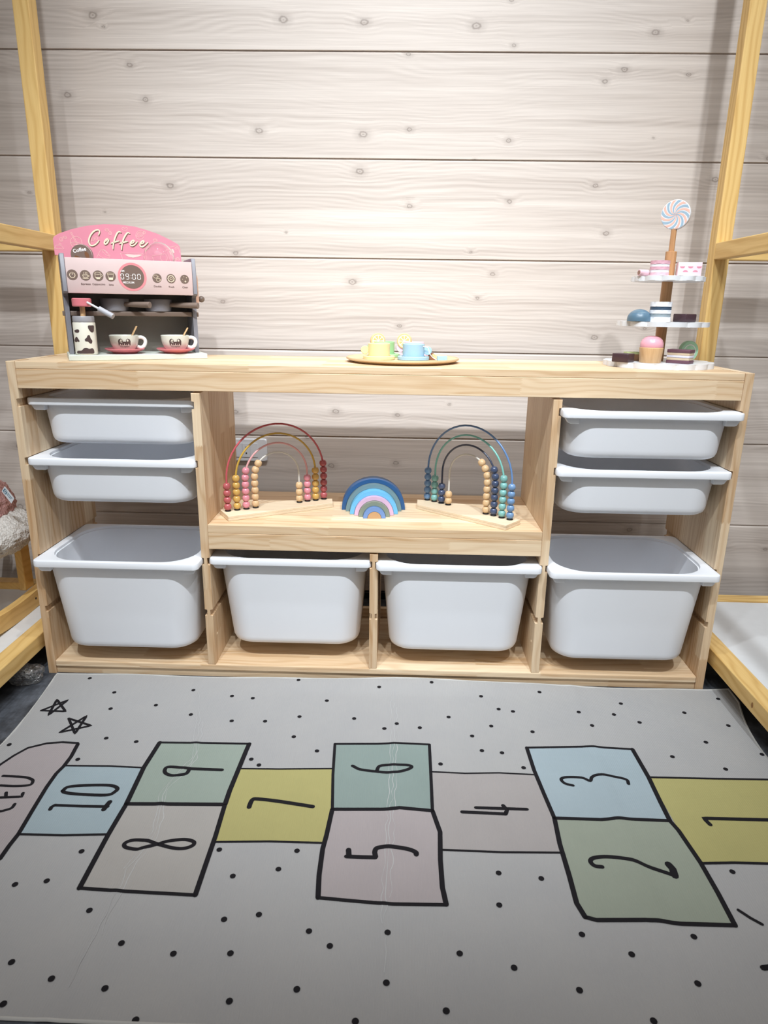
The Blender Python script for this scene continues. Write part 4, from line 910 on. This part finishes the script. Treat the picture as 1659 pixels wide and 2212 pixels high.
obj('bottom_plate', scallop(0.1365, 16, 0.0, 0.013), WHT, stand, 22); obj('middle_plate', scallop(0.113, 14, zmid-TH_, zmid), WHT, stand, 22); obj('top_plate', scallop(0.0885, 12, ztop-TH_, ztop), WHT, stand, 22)
zcol = atY(1445, 543.5, SY).z - ZT; zl = atY(1454.5, 464.3, SY).z - ZT
for z0, z1 in ((0.0131, zmid-TH_-0.0001), (zmid+0.0001, ztop-TH_-0.0001), (ztop+0.0001, zcol)):
    lathe_part('pole', [(0, z0), (0.0134, z0), (0.0134, z1-0.0008), (0.0126, z1), (0, z1)], POLE, stand, 24)
lol = thing('lollipop', 'pastel swirl lollipop on a stick at the top of the dessert stand', 'toy', (SX, SY, ZT + zcol + 0.0002), -0.55)
zl_ = zl - zcol; R_ = 0.0345
lathe_part('stick', [(0, 0), (0.0068, 0), (0.0068, zl_-R_+0.003), (0, zl_-R_+0.003)], POLE, lol, 16)
head = lathe_part('candy', disc_prof(R_, 0.013, 0.0012), WHT, lol, 48, Matrix.Translation((0, 0.0065, zl_)) @ Rf)
for k_ in range(16):
    a0 = 2*math.pi*k_/16; a1 = a0 + 2*math.pi/16*0.66; Lp, Rp = [], []
    for q in range(11):
        ro = R_*(0.02 + 0.94*q/10); tw = -1.15*q/10
        Lp.append((ro*math.cos(a0+tw), zl_ + ro*math.sin(a0+tw))); Rp.append((ro*math.cos(a1+tw), zl_ + ro*math.sin(a1+tw)))
    b_ = NB()
    for q in range(10): blob(b_, [Lp[q], Lp[q+1], Rp[q+1], Rp[q]], lambda a, c: (a, -0.0068, c))
    bmesh.ops.remove_doubles(b_, verts=b_.verts[:], dist=1e-6)
    obj('swirl_stripe', b_, plain('swirl_peach', (232, 182, 166), 0.45) if k_ % 2 else plain('swirl_blue', (150, 176, 194), 0.45), head)
DARK = plain('chocolate_paint', (66, 46, 52), 0.35); PURP = plain('cake_plum', (104, 70, 82), 0.45); TANC = plain('cake_tan', (206, 186, 158), 0.5)
def sw(u, y): return atY(u, 770.0, y).x
def sx_at(u, v, y): return atY(u, v, y).x
ZP = ZT + 0.0131; ZMID = ZT + zmid + 0.0002; ZTOP = ZT + ztop + 0.0002
def block(name, label, x, y, z, w, d, h, yw, mat, bev=0.002):
    t = thing(name, label, 'toy food', (x, y, z), yw); box_part('block', (-w/2, w/2, -d/2, d/2, 0, h), mat, t, bev); return t
block('chocolate_bar', 'dark chocolate toy bar at the edge of the bottom plate', sx_at(1346, 773, 0.128), 0.128, ZP, 0.044, 0.034, 0.021, -0.78, DARK)
t = block('toy_brownie', 'brown toy brownie with green top behind the chocolate bar and cupcake', sx_at(1366, 773, 0.175), 0.178, ZP, 0.040, 0.024, 0.018, 0.1, plain('brownie_brown', (124, 92, 66), 0.5))
box_part('icing', (-0.0195, 0.0195, -0.0115, 0.0115, 0.0136, 0.0225), plain('icing_olive', (170, 180, 128), 0.5), t)
xq = sx_at(1405, 770, 0.118); t = thing('toy_cupcake', 'toy cupcake with pink dome and wooden case on the bottom plate', 'toy food', (xq, 0.118, ZP))
lathe_part('case', [(0, 0), (0.0245, 0), (0.0255, 0.001), (0.0285, 0.036), (0.0275, 0.0372), (0, 0.0372)], OAK, t, 32)
lathe_part('frosting', [(0, 0.0373), (0.0270, 0.0373), (0.0280, 0.040), (0.0275, 0.047), (0.0240, 0.0555), (0.0175, 0.0615), (0.009, 0.0648), (0, 0.0655)], plain('frosting_pink', (230, 166, 180), 0.25), t, 32)
def layered(name, label, x, y, z, w, d, yw, layers, flute=False):
    t = thing(name, label, 'toy food', (x, y, z), yw); h = 0.0
    for i, (hh, m) in enumerate(layers):
        e = 0.0 if i % 2 == 0 else 0.0008
        if flute:
            P = []
            for q in range(64):
                a = 2*math.pi*q/64; rr = (w/2 - e)*(1 - 0.035*(1-abs(math.cos(4*a)))); P.append((rr*math.cos(a), rr*math.sin(a)))
            b_ = NB(); prism(b_, P, hh - 0.0001, lambda a, c, q: (a, c, h+q), 0.0006); obj('layer', b_, m, t, 35)
        else: box_part('layer', (-w/2+e, w/2-e, -d/2+e, d/2-e, h, h+hh-0.0001), m, t, 0.0008)
        h += hh
    return t
layered('layer_cake', 'toy cake slice of plum, tan and lilac layers on the bottom plate', sx_at(1469, 775, 0.112), 0.112, ZP, 0.056, 0.034, -0.72, [(0.0078, PURP), (0.0065, TANC), (0.0052, plain('cake_lilac', (214, 212, 226), 0.5)), (0.0065, TANC), (0.0078, PURP)])
xg = sx_at(1485, 769, 0.172); t = thing('toy_macaron', 'round mint green toy sweet standing behind the plum layer cake', 'toy food', (xg, 0.172, ZP), 0.25)
lathe_part('disc', disc_prof(0.0262, 0.012, 0.0015), plain('macaron_mint', (178, 222, 184), 0.45), t, 36, Matrix.Translation((0, 0.006, 0.0263)) @ Rf)
b_ = NB(); stroke(b_, [(0.0165*math.cos(q), 0.0263 + 0.0165*math.sin(q)) for q in [2*math.pi*i/30 for i in range(30)]], 0.002, lambda a, c: (a, -0.0063, c), True); obj('ring_print', b_, WHITEP, t)
# middle tier
xb = sx_at(1380.5, 690, 0.140); t = thing('blue_bonbon', 'domed slate blue toy bonbon on the middle tier', 'toy food', (xb, 0.140, ZMID))
R_ = 0.029; lathe_part('dome', [(0, 0), (R_-0.001, 0), (R_, 0.001), (R_, 0.006)] + [(R_*math.cos(math.radians(a)), 0.006 + 0.0235*math.sin(math.radians(a))) for a in range(12, 90, 12)] + [(0, 0.0296)], plain('bonbon_blue', (84, 112, 132), 0.35), t, 36)
b_ = NB()
for zz in (0.0215, 0.0250):
    q_ = math.sqrt(max(0.0, 1-((zz-0.006)/0.0235)**2))*R_ + 0.0004; stroke(b_, [(2*math.pi*i/40, zz) for i in range(41)], 0.0008, lambda a, c: (q_*math.cos(a), q_*math.sin(a), c + 0.0008*math.sin(2*a)), False, False)
obj('drizzle', b_, plain('drizzle_pale', (170, 192, 206), 0.4), t)
NAVY_ = plain('stripe_navy', (62, 82, 104), 0.4); GRY_ = plain('stripe_grey', (150, 164, 172), 0.4); WH2 = plain('cake_white', (236, 238, 244), 0.35)
layered('striped_cake', 'white fluted toy cake with navy and grey stripes on the middle tier', sx_at(1425.5, 680, 0.128), 0.128, ZMID, 0.052, 0.052, 0.2, [(0.0120, WH2), (0.0075, GRY_), (0.0085, WH2), (0.0080, NAVY_), (0.0115, WH2)], True)
block('chocolate_square', 'dark chocolate toy square on the middle tier', sx_at(1478.5, 690, 0.150), 0.150, ZMID, 0.039, 0.039, 0.0195, -1.08, DARK)
# top tier
PK1 = plain('cake_pink', (224, 184, 194), 0.45); PK2 = plain('cake_rose', (214, 166, 180), 0.45)
xr_ = sx_at(1389, 595, 0.160); t = thing('swiss_roll', 'small pink toy roll with brown swirl end on the top tier', 'toy food', (xr_, 0.160, ZTOP), 0.35)
b_ = NB(); lathe(b_, disc_prof(0.0075, 0.026, 0.001), 24, Matrix.Translation((-0.013, 0, 0.0077)) @ Matrix.Rotation(math.pi/2, 4, 'Y')); obj('roll', b_, PK1, t, 40)
b_ = NB(); blob(b_, circle(0, 0.0077, 0.0050, 0.0050, 18), lambda a, c: (-0.0133, a, c)); obj('swirl_print', b_, plain('roll_brown', (150, 116, 100), 0.5), t)
layered('pink_cake', 'pink and white layered toy cake beside the pole on the top tier', sx_at(1425, 580, 0.155), 0.155, ZTOP, 0.046, 0.046, 0.3, [(0.0080, PK1), (0.0062, WH2), (0.0072, PK2), (0.0062, WH2), (0.0082, PK2)], True)
t = block('strawberry_slice', 'white and pink boxy toy slice with rose half moons on the top tier', sx_at(1488, 580, 0.168), 0.168, ZTOP, 0.056, 0.026, 0.0335, -0.16, plain('slice_pink', (232, 204, 212), 0.45), 0.0012)
for cx, cz, up in ((-0.018, 0.0235, -1), (0.001, 0.0235, -1), (0.021, 0.0235, -1), (-0.010, 0.0105, 1), (0.013, 0.0105, 1)):
    b_ = NB(); blob(b_, [(max(-0.0275, min(0.0275, cx + 0.006*math.cos(math.pi*q/10))), cz + up*0.0042*math.sin(math.pi*q/10)) for q in range(11)], lambda a, c: (a, -0.0133, c)); obj('half_moon_print', b_, plain('moon_rose', (206, 132, 152), 0.5), t)

# ------------------------------------------------------------------ bead abacuses and rainbow on the middle shelf
PLY = wood('birch_plywood', (230, 212, 184), (200, 174, 142), 'X', (9, 9), 0.1, 0.5, 0.3)
BEADP = [(0.0026, -0.0086), (0.0050, -0.0084), (0.0078, -0.0062), (0.0094, -0.0022), (0.0094, 0.0022), (0.0078, 0.0062), (0.0050, 0.0084), (0.0026, 0.0086)]
bead_meshes = {}
def abacus(label, quad, feet, cols, counts, xtop):
    C0 = Vector((sum(q[0] for q in quad)/4, sum(q[1] for q in quad)/4, ZM)); t = thing('bead_abacus', label, 'toy', C0 + Vector((0, 0, 0.0002)))
    for i, (z0, z1) in enumerate(((0, 0.0067), (0.0068, 0.0135))):
        b_ = NB(); prism(b_, [(q[0]-C0.x, q[1]-C0.y) for q in quad], z1-z0, lambda a, c, q: (a, c, z0+q), 0.0008); obj('base_board', b_, PLY, t, 40)
    for k_ in range(4):
        A_, B_ = Vector(feet[k_]) - C0.xy, Vector(feet[7-k_]) - C0.xy; R_ = (B_-A_).length/2; mid_ = (A_+B_)/2; d = (B_-A_).normalized(); topz = xtop[k_] - ZM
        leg = max(0.02, topz - R_*1.0 - 0.0135); ry = topz - 0.0135 - leg
        pts = [Vector((A_.x, A_.y, 0.0136)), Vector((A_.x, A_.y, 0.0135 + leg*0.5))]
        for q in range(25): a = math.pi*q/24; p = mid_ - d*R_*math.cos(a); pts.append(Vector((p.x, p.y, 0.0135 + leg + ry*math.sin(a))))
        pts += [Vector((B_.x, B_.y, 0.0135 + leg*0.5)), Vector((B_.x, B_.y, 0.0136))]
        b_ = NB(); tube(b_, pts, 0.0026, 10); obj('wire_arch', b_, cols[k_][0], t, 60)
        for ends, n in ((pts, counts[k_][0]), (list(reversed(pts)), counts[k_][1])):
            key = 'stopper'
            if key not in bead_meshes: b_ = NB(); lathe(b_, [(0.0028, 0), (0.0080, 0), (0.0086, 0.0012), (0.0080, 0.0024), (0.0028, 0.0024)], 16); so = obj('stopper', b_, plain('black_rubber', (24, 22, 22), 0.5), t, 50); bead_meshes[key] = so
            else: so = copy_of(bead_meshes[key], t)
            so.location = ends[0] + Vector((0, 0, 0.0002))
            D = [0.0]
            for a, c in zip(ends[:-1], ends[1:]): D.append(D[-1] + (c-a).length)
            for q in range(n):
                s = 0.0029 + 0.0091 + q*0.01865; j = 0
                while j < len(D)-2 and D[j+1] < s: j += 1
                f = (s-D[j])/(D[j+1]-D[j]); p = ends[j].lerp(ends[j+1], f); dr = (ends[j+1]-ends[j]).normalized()
                side_ = 0 if ends is pts else 1; m = cols[k_][1+side_]
                if m.name not in bead_meshes: b_ = NB(); lathe(b_, [(r*1.045, z*1.045) for r, z in BEADP], 20); bo = obj('bead', b_, m, t, 60); bead_meshes[m.name] = bo
                else: bo = copy_of(bead_meshes[m.name], t)
                bo.location = p; bo.rotation_euler = dr.to_track_quat('Z', 'Y').to_euler()
    return t
def paint(n, rgb): return plain('bead_' + n, rgb, 0.22, 0.02, 40, 0.5)
WOODB = wood('bead_beech', (226, 194, 152), (198, 158, 112), 'Z', (9, 9), 0.2, 0.5, 0.4, 0.35, 3.0)
CLEAR = plain('wire_pale', (212, 210, 204), 0.3)
fz = ZM + 0.0137
FL_ = [atZ(u, v, fz).xy for u, v in ((492.6, 1104), (512.7, 1101.5), (532.4, 1099.5), (552.3, 1096.5), (647, 1085), (664.5, 1082.5), (682, 1080.5), (699.6, 1078))]
FR_ = [atZ(u, v, fz).xy for u, v in ((922.7, 1080), (938, 1083.4), (953, 1087), (968, 1090.5), (1049, 1110), (1065.6, 1113.7), (1083.5, 1118.5), (1101, 1122.5))]
QL = [atZ(u, v, fz).xy for u, v in ((475.5, 1100.5), (493, 1115.5), (719, 1085), (718, 1076.5), (617, 1081))]
QL = [atZ(*q, fz).xy for q in ((475.5, 1100.5), (493, 1115.5), (719, 1086), (717.5, 1077), (612.7, 1081.5))]
QR = [atZ(*q, fz).xy for q in ((901.5, 1078.5), (901, 1089.5), (1093, 1135.0), (1124, 1122.5), (1004, 1089.0))]
RED, YEL_, PNK = paint('red', (178, 92, 96)), paint('yellow', (208, 168, 92)), paint('pink', (222, 146, 160))
abacus('rainbow wire abacus with red, yellow, pink and wooden beads beside the socket', QL, FL_,
       [(paint('red_wire', (196, 92, 100)), RED, RED), (paint('yellow_wire', (200, 164, 72)), YEL_, YEL_), (paint('pink_wire', (226, 170, 172)), PNK, PNK), (CLEAR, WOODB, WOODB)],
       [(4, 6), (5, 5), (6, 4), (7, 3)], (0.6755, 0.650, 0.6245, 0.5995))
SLATE, TEALB, NVY, SKY = paint('slate_blue', (92, 126, 156)), paint('teal', (130, 184, 180)), paint('navy', (72, 84, 112)), paint('sky_blue', (112, 146, 186))
abacus('rainbow wire abacus with blue, teal, navy and wooden beads on the middle shelf', QR, FR_,
       [(paint('blue_wire', (104, 140, 190)), SKY, SKY), (paint('teal_wire', (128, 196, 188)), TEALB, TEALB), (paint('navy_wire', (66, 72, 92)), NVY, NVY), (CLEAR, WOODB, WOODB)],
       [(5, 5), (4, 6), (3, 7), (2, 8)], (0.6805, 0.655, 0.6285, 0.6035))
RB = [(0.0876, 0.166, (44, 92, 146), 'navy blue'), (0.0765, 0.151, (118, 144, 150), 'slate green'), (0.0650, 0.1245, (112, 192, 236), 'bright sky blue'), (0.0530, 0.1115, (222, 188, 220), 'lilac pink'),
      (0.0417, 0.0990, (136, 148, 132), 'sage green'), (0.0300, 0.0853, (110, 144, 200), 'periwinkle blue'), (0.0182, 0.0840, (190, 152, 112), 'plain wood')]
for i, (R_, yf, rgb, cn) in enumerate(RB):
    ri = RB[i+1][0] + 0.0007 if i < 6 else 0.0
    P = [(R_*math.cos(math.pi*q/40), R_*math.sin(math.pi*q/40)) for q in range(41)]
    if ri: P += [(ri*math.cos(math.pi*q/40), ri*math.sin(math.pi*q/40)) for q in range(40, -1, -1)]
    b_ = NB(); prism(b_, P, 0.036, lambda a, c, q: (a, q, c), 0.0006)
    o = obj('rainbow_arch' if i < 6 else 'rainbow_core', b_, plain('arch_' + cn.replace(' ', '_'), rgb, 0.45), None, 30)
    o.location = (-0.0085 + (0.166-yf)*math.tan(0.07), yf, ZM + 0.0003); o.rotation_euler = (0, 0, 0.07)
    tag(o, ('%s arch of the wooden nesting rainbow' % cn) if i < 6 else 'plain wooden half disc at the heart of the nesting rainbow', 'toy', 'nesting rainbow pieces')

# ------------------------------------------------------------------ wall socket
xr0, zt0, zb0 = -0.3764, 0.5555, 0.4835; xl0 = -0.513
so = thing('wall_socket', 'white triple module wall socket low on the plank wall', 'socket', ((xl0+xr0)/2, WALL_Y, (zt0+zb0)/2))
ox, oz = (xl0+xr0)/2, (zt0+zb0)/2; SOCK = plain('socket_white', (240, 242, 246), 0.3)
b_ = NB(); w_, h_ = xr0-xl0, zt0-zb0+0.004
loft(b_, [[Vector((x_, y_, z_)) for x_, z_ in rrect(w_-2*e, h_-2*e, 0.006, 4)] for e, y_ in ((0.0, -0.0003), (0.0, -0.006), (0.003, -0.0095))], True, True, True); obj('plate', b_, SOCK, so, 30)
for k_ in range(3):
    x0 = -0.0375 + 0.0252*k_; b_ = NB(); box(b_, x0+0.0003, x0+0.0249, -0.0112, -0.0096, -0.0235, 0.0235, 0.0006, 1); mo = obj('module', b_, SOCK, so)
    if k_ == 1:
        for zz in (0.0098, -0.0098): lathe_part('pin_hole', disc_prof(0.0026, 0.0006, 0.0001), plain('hole_black', (10, 10, 12), 0.6), mo, 14, Matrix.Translation((x0+0.0126, -0.0112, zz)) @ Rf)

# ------------------------------------------------------------------ plush rocker on the bed at the side
RX = -1.01
rk_ = thing('plush_rocker', 'pink and white fleece rocker on curved wooden runners at the picture edge', 'rocking toy', (RX, 0.12, 0.104))
def ry_(pts): return [(p[0]-0.12, p[1]-0.104) for p in pts]
def rocker_curve(y): return 0.1045 + 0.35*(y-0.06)**2 + 0.0
RKW = wood('rocker_pine', (232, 192, 120), (196, 146, 76), 'Y', (9, 9), 0.2, 0.5, 0.5)
for dx in (0.0, -0.26):
    P = []; top_ = []
    for i in range(21):
        y_ = -0.22 + 0.62*i/20; zc_ = 0.45*(y_-0.02)**2
        P.append((y_, zc_ + 0.0002)); top_.append((y_, zc_*0.9 + 0.050))
    b_ = NB(); prism(b_, P + list(reversed(top_)), 0.024, lambda a, c, q: (dx - q, a, c), 0.0015); rn = obj('runner', b_, RKW, rk_, 30)
    lathe_part('bolt_hole', disc_prof(0.0035, 0.0006, 0.0001), plain('hole_dark', (40, 28, 18), 0.6), rn, 12, Matrix.Translation((dx + 0.0001, 0.075, 0.030)) @ Matrix.Rotation(math.pi/2, 4, 'Y'))
for yy in (0.10, -0.10):
    for dx in (-0.030, -0.236):
        b_ = NB(); box(b_, dx-0.018, dx+0.004, yy-0.022, yy+0.022, 0.052, 0.20, 0.002); obj('leg', b_, RKW, rk_, 40)
    b_ = NB(); box(b_, -0.2355, -0.0265, yy-0.02, yy+0.02, 0.054, 0.076, 0.002); obj('cross_bar', b_, RKW, rk_, 40)
def fleece(name, rgb):
    t = NT(name); o = t.obj(); v = t.n('ShaderNodeTexVoronoi'); v.inputs['Scale'].default_value = 170.0; t.l(o, v.inputs['Vector'])
    n = t.noise(o, 120.0, 4.0, 0.7); f = t.math('ADD', t.math('MULTIPLY', v.outputs['Distance'], 0.7), t.math('MULTIPLY', n, 0.5))
    c = lin(rgb); t.l(t.mix(f, tuple(min(1, x*1.1) for x in c[:3])+(1,), tuple(x*0.68 for x in c[:3])+(1,)), t.b.inputs['Base Color'])
    t.b.inputs['Roughness'].default_value = 0.95; t.b.inputs['Specular IOR Level'].default_value = 0.05
    t.bump(t.math('MULTIPLY', f, -1.0), 0.9, 0.004); return t.m
def lumpy(name, cx, cy, cz, rx, ry2, rz, mat, seed, amp=0.003):
    b_ = NB(); bmesh.ops.create_icosphere(b_, subdivisions=5, radius=1.0); rn = random.Random(seed); ph = [rn.uniform(0, 6) for _ in range(6)]
    for v in b_.verts:
        n = v.co.normalized(); k_ = amp*(math.sin(n.x*31+ph[0])*math.sin(n.y*33+ph[1]) + math.sin(n.z*37+ph[2])*math.sin(n.x*41+ph[3]) + 0.7*math.sin(n.y*67+ph[4])*math.sin(n.z*61+ph[5]))
        v.co = Vector((cx + n.x*(rx+k_), cy + n.y*(ry2+k_), cz + n.z*(rz+k_)))
    return obj(name, b_, mat, rk_, 180)
lumpy('fleece_skirt', -0.118, 0.03, 0.245, 0.150, 0.175, 0.070, fleece('white_fleece', (240, 236, 230)), 3)
lumpy('fleece_seat', -0.135, 0.03, 0.312, 0.106, 0.16, 0.098, fleece('pink_fleece', (232, 182, 178)), 5)
tg = [atY(u, v, 0.10) for u, v in ((10.5, 1050), (31.5, 1080), (25, 1087.5), (4, 1061))]
O_ = tg[3]; ax = (tg[2]-tg[3]); ay = (tg[0]-tg[3]); nrm = ax.cross(ay).normalized()
if nrm.dot(CAM - O_) < 0: nrm = -nrm
rl = Vector((RX, 0.12, 0.104)); TF = lambda q: (lambda a, c: tuple(O_ + ax*a + ay*c + nrm*q - rl))
b_ = NB(); prism(b_, [(0, 0.05), (0.04, 0), (0.96, 0), (1, 0.05), (1, 0.95), (0.96, 1), (0.04, 1), (0, 0.95)], 0.0012, lambda a, c, q: TF(q)(a, c)); tgo = obj('care_tag', b_, plain('tag_white', (214, 218, 222), 0.7), rk_)
b_ = NB(); stroke(b_, [tuple(p) for p in rrect(0.24, 0.56, 0.09, 3, 0.22, 0.5)], 0.07, TF(0.0016), True); blob(b_, circle(0.22, 0.5, 0.05, 0.12, 10), TF(0.0016))
for a0, a1, c_ in ((0.42, 0.60, 0.68), (0.62, 0.88, 0.68), (0.42, 0.55, 0.44), (0.58, 0.80, 0.44)): blob(b_, [(a0, c_-0.05), (a1, c_-0.05), (a1, c_+0.05), (a0, c_+0.05)], TF(0.0016))
to = obj('tag_print', b_, plain('tag_teal', (62, 110, 132), 0.6), tgo); to['label'] = 'small teal emblem and illegible lines of text'

# ------------------------------------------------------------------ crumpled plastic wrap on the floor
pw = atZ(88, 1478, 0.0); b_ = NB(); bmesh.ops.create_icosphere(b_, subdivisions=4, radius=1.0); rn = random.Random(11)
dirs = [Vector((rn.gauss(0, 1), rn.gauss(0, 1), rn.gauss(0, 1))).normalized() for _ in range(46)]; amp = [rn.uniform(-0.3, 0.28) for _ in dirs]
for v in b_.verts:
    n = v.co.normalized(); k_ = 1.0
    for d_, a_ in zip(dirs, amp): k_ += a_*max(0.0, n.dot(d_)-0.72)/0.28
    k_ += rn.uniform(-0.06, 0.06); v.co = Vector((n.x*0.036*k_, n.y*0.034*k_, max(-0.0235, n.z*0.030*k_)))
pm = NT('crumpled_clear_film'); tr = pm.n('ShaderNodeBsdfTransparent'); tr.inputs[0].default_value = (0.93, 0.94, 0.95, 1)
gl = pm.n('ShaderNodeBsdfGlossy'); gl.inputs['Roughness'].default_value = 0.14; mx = pm.n('ShaderNodeMixShader')
pf = pm.noise(pm.obj(), 130.0, 4.0, 0.7); bp = pm.n('ShaderNodeBump'); bp.inputs['Strength'].default_value = 1.0; bp.inputs['Distance'].default_value = 0.006
pm.l(pf, bp.inputs['Height']); pm.l(bp.outputs[0], gl.inputs['Normal']); pm.l(pm.ramp(pf, [(0.35, 0.10), (0.7, 0.62)]), mx.inputs[0])
pm.l(tr.outputs[0], mx.inputs[1]); pm.l(gl.outputs[0], mx.inputs[2]); pm.l(mx.outputs[0], pm.t.nodes['Material Output'].inputs['Surface'])
o = obj('plastic_wrap', b_, pm.m); o.location = (-0.925, pw.y + 0.012, 0.0238); tag(o, 'crumpled ball of clear plastic wrap on the dark floor beside the unit', 'plastic wrap')
